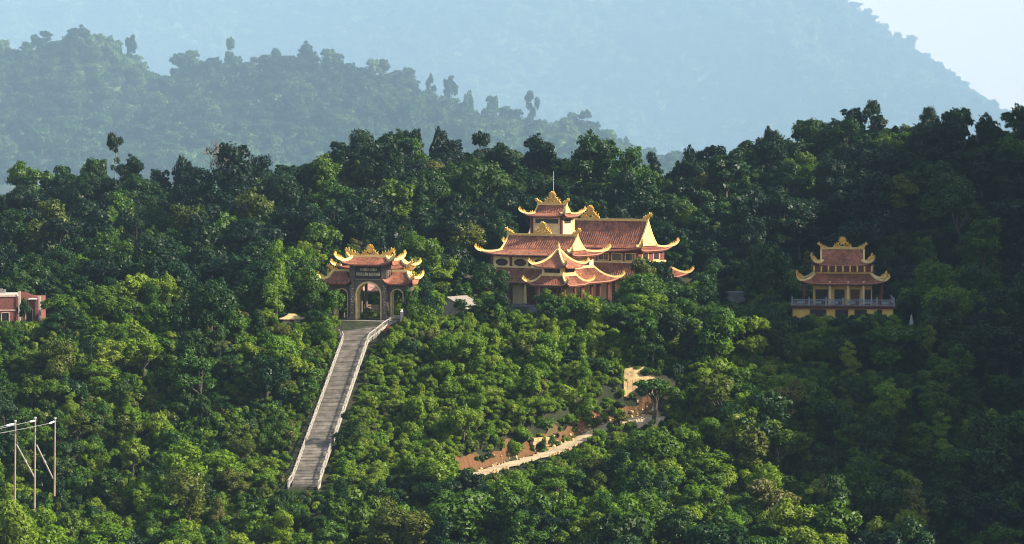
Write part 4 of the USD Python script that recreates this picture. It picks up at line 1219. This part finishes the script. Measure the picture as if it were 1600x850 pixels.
def scatter(name, label, items):
    """uncountable growth as one instancer; items: (shape, material, location, scale, turn)"""
    path = unique('/World', name)
    pi = UsdGeom.PointInstancer.Define(stage, path)
    keys = sorted({(i[0], i[1]) for i in items})
    for k, (sh, mat) in enumerate(keys):
        x = UsdGeom.Xform.Define(stage, f'{path}/kinds/kind_{k:03d}')
        x.GetPrim().GetReferences().AddInternalReference(plant_class(sh, mat))
        pi.CreatePrototypesRel().AddTarget(x.GetPath())
    idx = {k: i for i, k in enumerate(keys)}
    pi.CreateProtoIndicesAttr(Vt.IntArray([idx[(i[0], i[1])] for i in items]))
    pi.CreatePositionsAttr(Vt.Vec3fArray([Gf.Vec3f(*map(float, i[2])) for i in items]))
    pi.CreateScalesAttr(Vt.Vec3fArray([Gf.Vec3f(*map(float, i[3])) for i in items]))
    pi.CreateOrientationsAttr(Vt.QuathArray([Gf.Quath(math.cos(i[4] / 2), 0, 0, math.sin(i[4] / 2)) for i in items]))
    tag(pi.GetPrim(), label, None, None, 'stuff')
# ---------------------------------------------------------------- where plants grow
rng = np.random.default_rng(77)
KEEP = [  # (outline in the survey photograph, depth of what stands there): nothing nearer may hide it
    (Polygon([(446, 764), (508, 764), (514, 720), (542, 650), (577, 545), (610, 509), (630, 494), (630, 482), (540, 482), (533, 502), (531, 545), (500, 620), (462, 700)]), 402),
    (Polygon([(535, 384), (626, 384), (662, 425), (655, 446), (620, 450), (614, 502), (542, 502), (540, 450), (500, 446), (500, 420)]), 402),
    (Polygon([(752, 300), (1000, 300), (1060, 375), (1040, 390), (985, 392), (965, 470), (918, 448), (800, 448), (742, 418)]), 436),
    (Polygon([(796, 430), (838, 430), (834, 482), (796, 482)]), 436),
    (Polygon([(1020, 330), (1085, 410), (1078, 432), (1045, 430)]), 462),
    (Polygon([(1250, 375), (1370, 375), (1396, 432), (1402, 488), (1238, 488), (1242, 430)]), 438),
    (Polygon([(0, 455), (67, 455), (67, 500), (0, 500)]), 406),
    (Polygon([(988, 624), (1034, 624), (1034, 654), (988, 654)]), 386),
    (Polygon([(980, 578), (1000, 580), (1000, 600), (984, 600)]), 392),
    (Polygon([(1010, 590), (1048, 590), (1048, 600), (1010, 600)]), 392),
    (Polygon([(720, 414), (740, 414), (740, 430), (720, 430)]), 435),
    (Polygon([(694, 462), (736, 462), (722, 484), (694, 492)]), 410),
    (Polygon([(440, 488), (474, 488), (474, 502), (440, 502)]), 399),
    (Polygon([(6, 652), (92, 650), (92, 742), (18, 742)]), 338),
    (Polygon([(562, 442), (600, 442), (602, 500), (560, 500)]), 420),
    (Polygon([(48, 740), (62, 740), (62, 768), (48, 768)]), 338),
    (Polygon([(1418, 488), (1430, 488), (1430, 504), (1418, 504)]), 437),
    (Polygon([(1126, 452), (1162, 452), (1162, 470), (1126, 470)]), 441),
    (Polygon([(1195, 545), (1440, 560), (1440, 584), (1195, 562)]).difference(sbox(1300, 500, 1380, 600)), 385),
    (Polygon([(80, 838), (180, 838), (180, 850), (80, 850)]), 322),
    (Polygon([(1250, 568), (1320, 568), (1320, 584), (1250, 584)]), 380),
]
_e0 = np.c_[ROAD['p'][:, :2] - ROAD['n'] * 0.7, ROAD['p'][:, 2]]
_e1 = np.c_[ROAD['p'][:, :2] + ROAD['n'] * 2.2, ROAD['p'][:, 2] + 0.9]
KEEP.append((Polygon(np.vstack([np.c_[project(_e0)][6:], np.c_[project(_e1)][:5:-1]])).buffer(0), 368))
for k, _ in KEEP:
    shapely.prepare(k)


def blocks(x, y, z, R, h):
    """whether a plant at x, y would stand in front of something that shows"""
    u, v1 = project((x, y, z)); _, v0 = project((x, y, z + h))
    s = FPX / y
    e = affinity.scale(Point(u, (v0 + v1) / 2).buffer(1.0, 6), R * s * 0.92, (v1 - v0) / 2 * 0.95)
    return any(y < d and k.intersects(e) for k, d in KEEP)


FOOT = [(GATE[0], 405.0, 8.4, 5.6), (HALL[0] - 0.5, 437, 12, 9), (REAR[0] - 2, 466, 17, 9), (KIOSK[0], 419, 4.6, 4.6), (PAV[0], 443, 10, 7.5), (REDH[0], 411, 8.5, 5),
        (Xat(714, 412), 412, 4, 4), (Xat(456, 399), 399, 2.6, 2.6), (HALL[0] + 14, 452, 12, 8)]


def free(x, y, R):
    if abs(x - stair_line(y)) < 1.95 + R * 0.65 and 351.2 < y < 392:
        return False
    if abs(x - stair_line(y)) < 2.1 + 1.9 * (min(y, 398.6) - 392) / 6.6 + R * 0.8 and 392 <= y < 402:
        return False
    if ROAD['tree'].query([x, y])[0] < 1.75 + R * 0.55:
        return False
    pt = Point(x, y)
    if y < 400 and BARE[0].buffer(-0.4).distance(pt) < R * 0.3:
        return False
    for fx, fy, hx, hy in FOOT:
        if abs(x - fx) < hx + R * 0.45 and abs(y - fy) < hy + R * 0.45:
            return False
    return True


named, planted = [], []           # planted: dict per plant


def add(sh, mat, x, y, R, hs=1.0, z=None, label=None, name=None, cat=None, bark='bark'):
    z = float(ground(x, y)) - 0.12 * R if z is None else z
    planted.append(dict(ax=float(rng.uniform(0.82, 1.2)), sh=sh, mat=mat, x=float(x), y=float(y), z=z, R=R, hs=hs, h=SHAPES[sh][2] * R * hs, rz=rng.uniform(0, 360), label=label, name=name, cat=cat, bark=bark))


def at_px(sh, mat, u, v_top, y, R, v_base=None, **k):
    """a particular plant: its crown's top was surveyed at (u, v_top) at depth y"""
    x = Xat(u, y)
    z = float(ground(x, y)) if v_base is None else Zat(v_base, y)
    top = Zat(v_top, y)
    hs = max((top - z) / (SHAPES[sh][2] * R), 0.3)
    add(sh, mat, x, y, R, hs, z, **k)


# trees one can point to
at_px('round1', 'leaf_dark', 768, 412, 423, 3.0, label='large round dark tree standing before the left end of the front hall', cat='tree')
at_px('irregular1', 'leaf_olive', 1008, 398, 437, 2.7, label='tall olive-crowned tree before the right end of the rear hall', cat='tree')
at_px('round0', 'leaf_dark', 1036, 444, 428, 3.3, label='broad dark tree at the lower right of the rear hall', cat='tree')
at_px('spread0', 'leaf_dark', 990, 452, 424, 3.2, label='flat-topped dark tree below the right eave of the front hall', cat='tree')
at_px('cone0', 'leaf_conifer', 669, 452, 397, 1.9, label='dense dark green conifer standing right of the gate', cat='tree', name='conifer')
at_px('slender0', 'leaf_light', 432, 370, 398, 1.7, label='tall slender bright tree left of the gate, above the ochre hut', cat='tree', name='slender_tree')
at_px('slender1', 'leaf_mid', 489, 385, 399, 1.8, label='tall slender green tree close beside the left roofs of the gate', cat='tree', name='slender_tree')
at_px('tall0', 'leaf_dark', 398, 392, 404, 2.5, label='tall dark tree behind the slender trees left of the gate', cat='tree')
at_px('round2', 'leaf_mid', 522, 452, 397.5, 1.7, label='small green tree hiding the left side arch of the gate', cat='tree')
at_px('irregular0', 'leaf_mid', 640, 444, 399, 1.4, label='small leafy tree in front of the right side arch of the gate', cat='tree')
at_px('umbrella0', 'leaf_mid', 1020, 594, 373, 3.5, v_base=662, label='umbrella-shaped tree with bare leaning trunk at the top of the dirt road', cat='tree', name='umbrella_tree')
at_px('round2', 'leaf_dark', 1195, 376, 436, 4.3, label='tall dark tree left of the yellow-walled hall', cat='tree')
at_px('irregular2', 'leaf_dark', 1140, 430, 444, 2.6, label='dark tree left of the big tree beside the yellow-walled hall', cat='tree')
at_px('round1', 'leaf_dark', 1436, 446, 437, 3.4, label='round dark tree right of the yellow-walled hall', cat='tree')
at_px('irregular0', 'leaf_mid', 852, 448, 413, 2.3, label='bushy tree below the pointed pavilion', cat='tree')
at_px('round0', 'leaf_light', 918, 470, 411, 2.4, label='bright bushy tree below the right of the pointed pavilion', cat='tree')
at_px('irregular2', 'leaf_olive', 945, 492, 405, 2.6, label='olive bush-like tree below the front hall, right of the bright one', cat='tree')
at_px('tall1', 'leaf_dark', 905, 548, 384, 2.6, label='dark upright tree on the slope midway between front hall and dirt road', cat='tree')
at_px('slender0', 'leaf_dark', 545, 640, 362, 1.7, label='dark upright tree hugging the right balustrade halfway down the staircase', cat='tree', name='slender_tree')
at_px('young0', 'leaf_light', 575, 480, 404.2, 1.1, v_base=499, label='yellow-green shrub seen through the centre of the gate arch', cat='shrub', name='shrub')
at_px('shrub0', 'leaf_olive', 590, 486, 404.8, 0.9, v_base=499, label='low yellowish shrub in the gate arch, right of the taller one', cat='shrub', name='shrub')
at_px('shrub1', 'flower_orange', 648, 494, 396, 0.95, label='orange-pink flowering shrub right of the gate at the top of the slope', cat='shrub', name='flowering_shrub')
at_px('shrub0', 'flower_orange', 607, 508, 394.5, 0.5, label='small orange flowering shrub beside the staircase railing', cat='shrub', name='flowering_shrub')
at_px('shrub0', 'flower_orange', 718, 500, 404, 1.1, label='red-orange flowering hedge plant below the low pale house', cat='shrub', name='flowering_shrub')
at_px('shrub1', 'flower_orange', 700, 502, 403.5, 0.8, label='orange flowering shrub at the left foot of the low pale house', cat='shrub', name='flowering_shrub')
at_px('shrub1', 'flower_orange', 828, 520, 400, 0.6, label='small red flowering shrub below the front hall', cat='shrub', name='flowering_shrub')
at_px('round1', 'leaf_dark', 38, 466, 403.5, 0.95, label='narrow dark tree in front of the red brick house', cat='tree')
at_px('round0', 'leaf_dark', 722, 466, 407.5, 1.5, label='small dark round tree half hiding the low pale house', cat='tree')
at_px('shrub1', 'leaf_light', 742, 484, 408, 1.3, label='bright shrub at the right end of the low pale house', cat='shrub', name='shrub')
at_px('shrub0', 'leaf_olive', 512, 500, 396.5, 1.3, label='brownish olive bush at the left of the upper steps', cat='shrub', name='shrub')
sky_spec = [('emergent0', 181, 205, 1.9, 'thin tree with bare trunk rising above the skyline at left'), ('tall0', 205, 232, 3.2, 'leafy tree right of the thin bare-trunked skyline tree'),
            ('tall1', 100, 252, 3.6, 'bushy skyline tree nearest the left edge'), ('round1', 292, 245, 3.6, 'rounded skyline tree over the low dip at left'), ('bare0', 347, 222, 4.0, 'greyish nearly bare tree on the skyline'),
            ('tall1', 252, 258, 2.6, 'small upright skyline tree between two wider crowns'), ('round0', 405, 240, 3.2, 'low round skyline tree left of the hill top'), ('tall0', 620, 194, 3.0, 'pointed tree on the hill top above the gate'),
            ('tall1', 644, 194, 2.9, 'twin dark tree on the hill top right of the pointed one'), ('irregular0', 686, 192, 2.3, 'dark topped tree sticking up alone on the hill crest'), ('irregular2', 760, 197, 3.2, 'ragged crest tree left of the antenna'),
            ('tall0', 842, 200, 3.6, 'tall dense crest tree above the tower'), ('round1', 920, 222, 3.8, 'wide crest tree right of the gap above the tower'), ('tall1', 1018, 230, 2.6, 'small dark crest tree left of the dip'),
            ('tall0', 1080, 218, 2.2, 'narrow crest tree right of the dip'), ('irregular0', 1203, 192, 3.0, 'spiky tree where the right ridge begins to rise'), ('round2', 1265, 184, 4.2, 'wide dark crown on the right ridge'),
            ('tall1', 1327, 162, 3.4, 'tall dense tree on the right ridge'), ('irregular1', 1364, 152, 3.2, 'loose feathery tree at the top of the right ridge'), ('round0', 1445, 165, 3.2, 'small round tree on the right ridge'),
            ('spread1', 1492, 168, 3.9, 'flat spreading tree on the right ridge'), ('round1', 1540, 178, 3.2, 'dark tree left of the last tall skyline tree'), ('tall0', 1588, 154, 3.6, 'tall dark tree at the right end of the skyline'),
            ('round2', 150, 245, 3.0, 'dark crown left of the thin bare-trunked skyline tree'), ('round0', 560, 200, 3.6, 'broad sunlit crown on the left shoulder of the hill top')]
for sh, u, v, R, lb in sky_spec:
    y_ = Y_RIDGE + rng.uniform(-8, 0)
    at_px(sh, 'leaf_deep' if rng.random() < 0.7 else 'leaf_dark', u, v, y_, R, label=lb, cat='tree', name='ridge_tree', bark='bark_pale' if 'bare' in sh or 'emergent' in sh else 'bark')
n_special = len(planted)

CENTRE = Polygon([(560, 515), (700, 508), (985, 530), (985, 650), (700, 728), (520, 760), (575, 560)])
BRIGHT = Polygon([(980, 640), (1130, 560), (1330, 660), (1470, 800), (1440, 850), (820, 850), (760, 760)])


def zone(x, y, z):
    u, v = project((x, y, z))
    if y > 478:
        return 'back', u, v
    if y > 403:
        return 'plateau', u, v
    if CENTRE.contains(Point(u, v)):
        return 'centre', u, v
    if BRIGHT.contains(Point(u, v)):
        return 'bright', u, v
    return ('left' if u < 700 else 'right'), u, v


MIX = {'back': (['leaf_deep', 'leaf_dark', 'leaf_mid', 'leaf_olive'], [.56, .32, .09, .03]), 'plateau': (['leaf_deep', 'leaf_dark', 'leaf_mid', 'leaf_light'], [.22, .36, .32, .10]),  # back hill darkened through its leaf colour in place of shade
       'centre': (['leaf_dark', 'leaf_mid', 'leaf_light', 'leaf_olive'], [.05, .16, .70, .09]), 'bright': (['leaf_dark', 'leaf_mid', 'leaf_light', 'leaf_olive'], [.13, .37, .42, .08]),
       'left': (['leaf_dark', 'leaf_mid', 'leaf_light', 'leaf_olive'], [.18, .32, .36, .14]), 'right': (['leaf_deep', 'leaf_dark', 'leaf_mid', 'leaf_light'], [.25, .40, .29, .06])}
FOREST = ['round0', 'round1', 'round2', 'round3', 'irregular0', 'irregular1', 'irregular2', 'irregular3', 'irregular4', 'tall0', 'tall1', 'spread0', 'spread1', 'slender0', 'slender1', 'young0']
P_FOREST = np.array([.07, .07, .07, .07, .08, .08, .08, .08, .08, .08, .08, .05, .05, .05, .05, .02]); P_FOREST /= P_FOREST.sum()


def tone(mats, p, x, y):
    """stands of lighter and darker kinds grow in irregular patches"""
    f = float(meshkit.fbm(np.array([x / 15.0, y / 15.0, 1.7]), 3, 50)) - 0.5
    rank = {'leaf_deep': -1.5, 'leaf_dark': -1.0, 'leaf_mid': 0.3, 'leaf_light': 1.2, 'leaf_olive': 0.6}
    q = np.array(p) * np.exp(np.array([rank[m] for m in mats]) * f * 7.0)
    return mats[rng.choice(len(mats), p=q / q.sum())]


def sow(step, y0, y1, pick, margin=8):
    out = []
    for yy in np.arange(y0, y1, step):
        half = yy * 0.2 + margin
        for xx in np.arange(-half, half, step):
            x, y = xx + rng.uniform(-.5, .5) * step, yy + rng.uniform(-.5, .5) * step
            out.append((x, y))
    out = np.array(out)
    z = ground(out[:, 0], out[:, 1])
    for (x, y), zz in zip(out, z):
        zn, u, v = zone(x, y, zz)
        g = pick(zn, x, y, u, v)
        if g is None:
            continue
        sh, mat, R, hs = g
        if not free(x, y, R):
            continue
        h = SHAPES[sh][2] * R * hs
        if blocks(x, y, zz, R, h):
            R *= 0.55; h *= 0.55
            if not free(x, y, R) or blocks(x, y, zz, R, h) or R < 0.2:
                continue
        add(sh, mat, x, y, R, hs, z=float(zz) - 0.12 * R)


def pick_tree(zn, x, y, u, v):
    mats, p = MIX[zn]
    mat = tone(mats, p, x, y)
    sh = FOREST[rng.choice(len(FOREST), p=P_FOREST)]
    if sh.startswith('slender'):
        return (sh, mat, rng.uniform(0.9, 1.5), rng.uniform(0.75, 1.0)) if y < 552 else None
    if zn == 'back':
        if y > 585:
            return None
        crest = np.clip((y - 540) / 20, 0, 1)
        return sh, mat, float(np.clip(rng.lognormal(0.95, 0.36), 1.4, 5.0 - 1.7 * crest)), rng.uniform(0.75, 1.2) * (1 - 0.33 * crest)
    if zn == 'centre':
        if rng.random() < 0.84:
            return None
        return sh, mat, rng.uniform(1.0, 2.1), 0.9
    if zn == 'plateau':
        return sh, mat, float(np.clip(rng.lognormal(0.75, 0.3), 1.1, 3.8)), rng.uniform(0.7, 1.2)
    if zn == 'bright' or zn == 'right':
        return sh, mat, float(np.clip(rng.lognormal(0.80, 0.34), 1.0, 4.2)), rng.uniform(0.7, 1.1)
    if rng.random() < 0.2:
        return None
    return sh, mat, float(np.clip(rng.lognormal(0.60, 0.36), 0.9, 3.8)), rng.uniform(0.7, 1.2)


def pick_back(zn, x, y, u, v):
    return pick_tree(zn, x, y, u, v) if zn == 'back' else None


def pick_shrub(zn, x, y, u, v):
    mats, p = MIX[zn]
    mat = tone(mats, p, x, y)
    sh = ('shrub0', 'shrub1', 'young0', 'young1')[rng.choice(4, p=[.3, .3, .2, .2] if zn in ('centre', 'left', 'bright') else [.45, .45, .05, .05])]
    if zn == 'centre':
        sh = ('young0', 'young1', 'shrub0', 'shrub1', 'irregular3', 'irregular1', 'slender0', 'round3')[rng.choice(8, p=[.24, .24, .10, .10, .11, .10, .05, .06])]
        big = float(np.clip(rng.lognormal(0.0, 0.42), 0.45, 2.1))
        return sh, mat, big * (0.6 if sh.startswith('slender') else 0.85 if sh[0] in 'ir' else 1.0), rng.uniform(0.65, 1.15)
    return sh, mat, float(np.clip(rng.lognormal(0.02, 0.34), 0.5, 2.0)), rng.uniform(0.75, 1.3)


sow(3.7, 322, 470, lambda zn, *a: pick_tree(zn, *a) if zn != 'back' else None)
sow(4.2, 470, 600, pick_back)
n_trees = len(planted)
sow(1.9, 322, 474, lambda zn, *a: pick_shrub(zn, *a) if zn != 'back' else None)
sow(3.0, 474, 572, lambda zn, *a: pick_shrub(zn, *a) if zn == 'back' else None)

n_shrubs = len(planted)


def pick_cover(zn, x, y, u, v):
    mats, p = MIX[zn]
    mat = tone(mats, p, x, y)
    return ('shrub0', 'young0', 'young1')[rng.choice(3)], mat, rng.uniform(0.38, 0.85), rng.uniform(0.8, 1.3)


sow(1.05, 326, 404, lambda zn, *a: pick_cover(zn, *a), 4)

# ---------------------------------------------------------------- which plants show, and how large (a small painter's pass at survey scale)
S = 4
own = -np.ones((850 // S + 1, 1600 // S), int)
VV, UU = np.mgrid[0:own.shape[0], 0:own.shape[1]] * S + S / 2
order = sorted(range(len(planted)), key=lambda i: -planted[i]['y'])
for i in order:
    p = planted[i]
    u, v1 = project((p['x'], p['y'], p['z'])); _, v0 = project((p['x'], p['y'], p['z'] + p['h']))
    low = 0.0 if p['sh'].startswith(('shrub', 'young', 'cone')) else 0.25
    vb = v1 - (v1 - v0) * low
    ru, rv, vc = p['R'] * FPX / p['y'], (vb - v0) / 2, (vb + v0) / 2
    a0, a1, b0, b1 = int(max((vc - rv) // S, 0)), int(min((vc + rv) // S + 1, own.shape[0])), int(max((u - ru) // S, 0)), int(min((u + ru) // S + 1, own.shape[1]))
    if a1 <= a0 or b1 <= b0:
        continue
    e = ((UU[a0:a1, b0:b1] - u) / ru) ** 2 + ((VV[a0:a1, b0:b1] - vc) / rv) ** 2 < 1
    own[a0:a1, b0:b1][e] = i
    p['uv'] = (u, vc)
shown = np.bincount(own[own >= 0], minlength=len(planted))
for i, p in enumerate(planted):
    p['i'], p['shown'] = i, int(shown[i])

LAND = [('the gate', 579, 445), ('the staircase top', 556, 530), ('the middle of the staircase', 517, 640), ('the staircase foot', 478, 745), ('the red brick house', 33, 485), ('the power poles', 55, 710),
        ('the ochre hut', 456, 500), ('the low pale house', 714, 485), ('the dark conifer', 669, 495), ('the front hall', 830, 400), ('the pointed pavilion', 873, 425), ('the tower', 863, 330), ('the rear hall', 985, 370),
        ('the umbrella-shaped tree', 1022, 615), ('the pale concrete wall', 857, 694), ('the lower end of the dirt road', 755, 738), ('the dark upright tree midslope', 905, 580), ('the yellow-walled hall', 1318, 440),
        ('the white statue', 1424, 498), ('the grey road', 1320, 565), ('the orange soil patch', 130, 843), ('the thin bare-trunked skyline tree', 181, 240), ('the nearly bare skyline tree', 347, 250), ('the lone crest tree', 686, 210),
        ('the skyline dip', 1050, 245), ('the feathery ridge tree', 1364, 190), ('the right end of the skyline', 1588, 190), ('the bottom right corner', 1590, 840), ('the bottom left corner', 10, 840), ('the bottom edge centre', 800, 845),
        ('the orange earth bank', 905, 665), ('the bottom edge right of centre', 1200, 845), ('the right edge at mid height', 1595, 500), ('the left edge at mid height', 5, 580), ('the left skyline end', 5, 290)]
ORD = ['nearest', 'second', 'third', 'fourth', 'fifth', 'sixth', 'seventh', 'eighth', 'ninth', 'tenth', 'eleventh', 'twelfth', 'thirteenth', 'fourteenth', 'fifteenth', 'sixteenth', 'seventeenth', 'eighteenth', 'nineteenth', 'twentieth']
COL = {'leaf_deep': 'very dark green', 'leaf_dark': 'dark green', 'leaf_mid': 'mid-green', 'leaf_light': 'bright green', 'leaf_olive': 'yellowish olive', 'leaf_conifer': 'dark green'}
FORM = {'slender': 'slender tree', 'round': 'round-crowned tree', 'irregular': 'ragged-crowned tree', 'tall': 'tall-crowned tree', 'spread': 'flat-crowned tree', 'shrub': 'rounded shrub', 'young': 'big-leaved shrub'}


def pick_individuals(lo, hi, n):
    c = [p for p in planted[lo:hi] if p['shown'] >= 3]
    c.sort(key=lambda p: -p['shown'])
    return c[:n]


solo = planted[:n_special] + pick_individuals(n_special, n_trees, 300 - sum(1 for p in planted[:n_special] if p['cat'] == 'tree')) + pick_individuals(n_trees, n_shrubs, 230)
cells = {}
for p in solo:
    if p['label'] is None:
        u, v = p['uv']
        nm, lu, lvv = min(LAND, key=lambda l: (l[1] - u) ** 2 + (l[2] - v) ** 2)
        a = math.degrees(math.atan2(lvv - v, u - lu)) % 360
        where = ['right of', 'up and right of', 'above', 'up and left of', 'left of', 'down and left of', 'below', 'down and right of'][int((a + 22.5) // 45) % 8]
        form = FORM[p['sh'].rstrip('0123456789')]
        cells.setdefault((COL[p['mat']], form, where, nm), []).append((math.hypot(u - lu, v - lvv), p))
for (col, form, where, nm), ps in cells.items():
    ps.sort(key=lambda q: q[0])
    for k, (_, p) in enumerate(ps):
        first = form.split(' ', 1)
        p['label'] = f'{col} {form} {where} {nm}' if len(ps) == 1 else f'{ORD[min(k, 19)]} {col} {form} {where} {nm}'
ids = {p['i'] for p in solo}
for p in solo:
    kind = p['sh'].rstrip('0123456789')
    cat_ = p['cat'] or ('shrub' if kind in ('shrub', 'young') else 'tree')
    nm = p['name'] or KINDNAME[kind]
    grp = 'trees of the temple hill' if cat_ == 'tree' else ('flowering shrubs near the temple' if 'flower' in p['mat'] else 'shrubs of the temple hill')
    plant(nm, p['label'], cat_, p['sh'], p['mat'], (p['x'], p['y'], p['z']), (p['R'] * p['ax'], p['R'] / p['ax'], p['R'] * p['hs']), p['rz'], grp, p['bark'])
rest = [p for p in planted if p['i'] not in ids]
conv = lambda ps: [(p['sh'], p['mat'], (p['x'], p['y'], p['z']), (p['R'] * p['ax'], p['R'] / p['ax'], p['R'] * p['hs']), math.radians(p['rz'])) for p in ps]
scatter('forest', 'close green forest filling in between the nearer trees of the temple hill', conv([p for p in rest if p['i'] < n_trees]))
scatter('undergrowth', 'dense green undergrowth covering the slopes of the temple hill', conv([p for p in rest if n_trees <= p['i'] < n_shrubs]))
scatter('ground_cover', 'low leafy ground cover between the shrubs on the lower slope', conv(planted[n_shrubs:]))

# ---------------------------------------------------------------- far woods
def far_wood(name, label, fn, x0, x1, y0, y1, step, R0, R1, crest, seed, kinds):
    g = np.random.default_rng(seed)
    X, Y = np.meshgrid(np.arange(x0, x1, step), np.arange(y0, y1, step), indexing='ij')
    X = (X + g.uniform(-.5, .5, X.shape) * step).ravel(); Y = (Y + g.uniform(-.5, .5, Y.shape) * step).ravel()
    Z = fn(X, Y)
    ok = (Z > -5) & (np.abs(X) < Y * 0.2 + 60)
    items = []
    for x, y, z in zip(X[ok], Y[ok], Z[ok]):
        R = g.uniform(R0, R1)
        f_ = float(meshkit.fbm(np.array([x / (step * 7), y / (step * 7), 0.3]), 3, seed))
        items.append((kinds[g.integers(len(kinds))], 'leaf_far_light' if f_ + g.uniform(-.08, .08) > 0.56 else 'leaf_far', (x, y, z - 0.5 * R), (R, R, R * g.uniform(0.7, 1.1)), g.uniform(0, 6.28)))
    scatter(name, label, items)


for nm, seed, kd in (('far_round', 301, 'round'), ('far_irregular', 302, 'irregular'), ('far_tall', 303, 'tall'), ('far_spread', 304, 'spread')):
    shape(nm, seed, kd, nleaf=1300, size=0.22)
far_wood('ridge_forest', 'hazy blue-green forest covering the middle ridge', hill_mid, -1330, 800, 5080, 6060, 27.0, 11, 25, None, 41, ['far_round', 'far_irregular', 'far_tall', 'far_spread', 'far_round'])
far_wood('mountain_forest', 'pale far-off forest covering the big mountain', hill_far, -3750, 3750, 15350, 18150, 54.0, 24, 58, None, 43, ['far_round', 'far_irregular', 'far_tall', 'far_spread'])
g_ = np.random.default_rng(99)
crest = []
for q in range(46):
    u_ = g_.uniform(1290, 1560); x_ = Xat(u_, Y_FAR) ; y_ = Y_FAR + g_.uniform(-60, 20)
    R_ = g_.uniform(22, 48); s_ = ('far_irregular', 'far_tall', 'emergent0', 'emergent1', 'far_spread')[g_.integers(5)]
    crest.append((s_, 'leaf_far', (x_, y_, float(hill_far(x_, y_)) - R_ * 0.4), (R_, R_, R_ * g_.uniform(0.6, 0.95)), g_.uniform(0, 6.28)))
scatter('mountain_crest_wood', 'faint ragged trees along the falling crest of the far mountain', crest)
for k, (sh, u, v, R, lb) in enumerate([('irregular1', 68, 46, 14, 'dark hazy crown near the left edge of the middle ridge'), ('spread0', 128, 42, 17, 'broad hazy crown topping the left part of the middle ridge'), ('round1', 170, 56, 11, 'hazy tree right of the broad crown on the middle ridge'),
                                       ('irregular4', 207, 52, 9.5, 'loose hazy tree beside the left notch of the ridge'), ('spread1', 285, 82, 15, 'wide hazy tree right of the left notch of the ridge'), ('irregular2', 358, 51, 9.5, 'tall hazy tree standing alone above the middle ridge'),
                                       ('round0', 430, 74, 10, 'round hazy tree right of the lone tall one'), ('spread0', 478, 68, 15, 'broad hazy tree crowning the centre of the middle ridge'), ('round2', 528, 82, 12, 'hazy tree where the ridge starts to fall'),
                                       ('spread1', 598, 92, 11, 'flat hazy tree on the falling ridge'), ('irregular3', 672, 114, 8, 'thin hazy tree above the falling ridge'), ('irregular4', 705, 116, 10, 'tall loose hazy tree on the falling ridge'),
                                       ('round1', 730, 142, 9, 'hazy crown right of the tall loose ridge tree'), ('round2', 768, 147, 9.5, 'rounded hazy tree low on the falling ridge'), ('irregular1', 832, 138, 10, 'tall hazy tree above the temple tower'),
                                       ('irregular2', 908, 166, 14, 'large airy hazy tree right of the one above the tower'), ('irregular0', 975, 210, 10, 'last hazy tree at the right foot of the ridge')]):
    y_ = Y_MID - 12
    x_ = Xat(u, y_)
    z_ = float(hill_mid(x_, y_)) - 4
    hs = max((Zat(v, y_) - z_) / (SHAPES[sh][2] * R * 1.7), 0.4)
    plant('ridge_tree', lb, 'tree', sh, 'leaf_far', (x_, y_, z_), (R * 1.7, R * 1.7, R * 1.7 * hs), 37.0 * k, 'hazy trees along the middle ridge', 'bark')

# ---------------------------------------------------------------- the air
hz = usdkit.material(stage, '/World/Looks/haze_air', {'v': ('principled_volume', {'color': (0.42, 0.67, 0.92), 'density': HAZE_DENSITY, 'anisotropy': -0.2})}, [], volume='v.volume')
M['haze_air'] = hz
single('haze', box2(-16500, 16500, -3200, 20700, -70, 1900), 'haze_air', 'pale blue haze filling the valley', None, None, 'stuff')
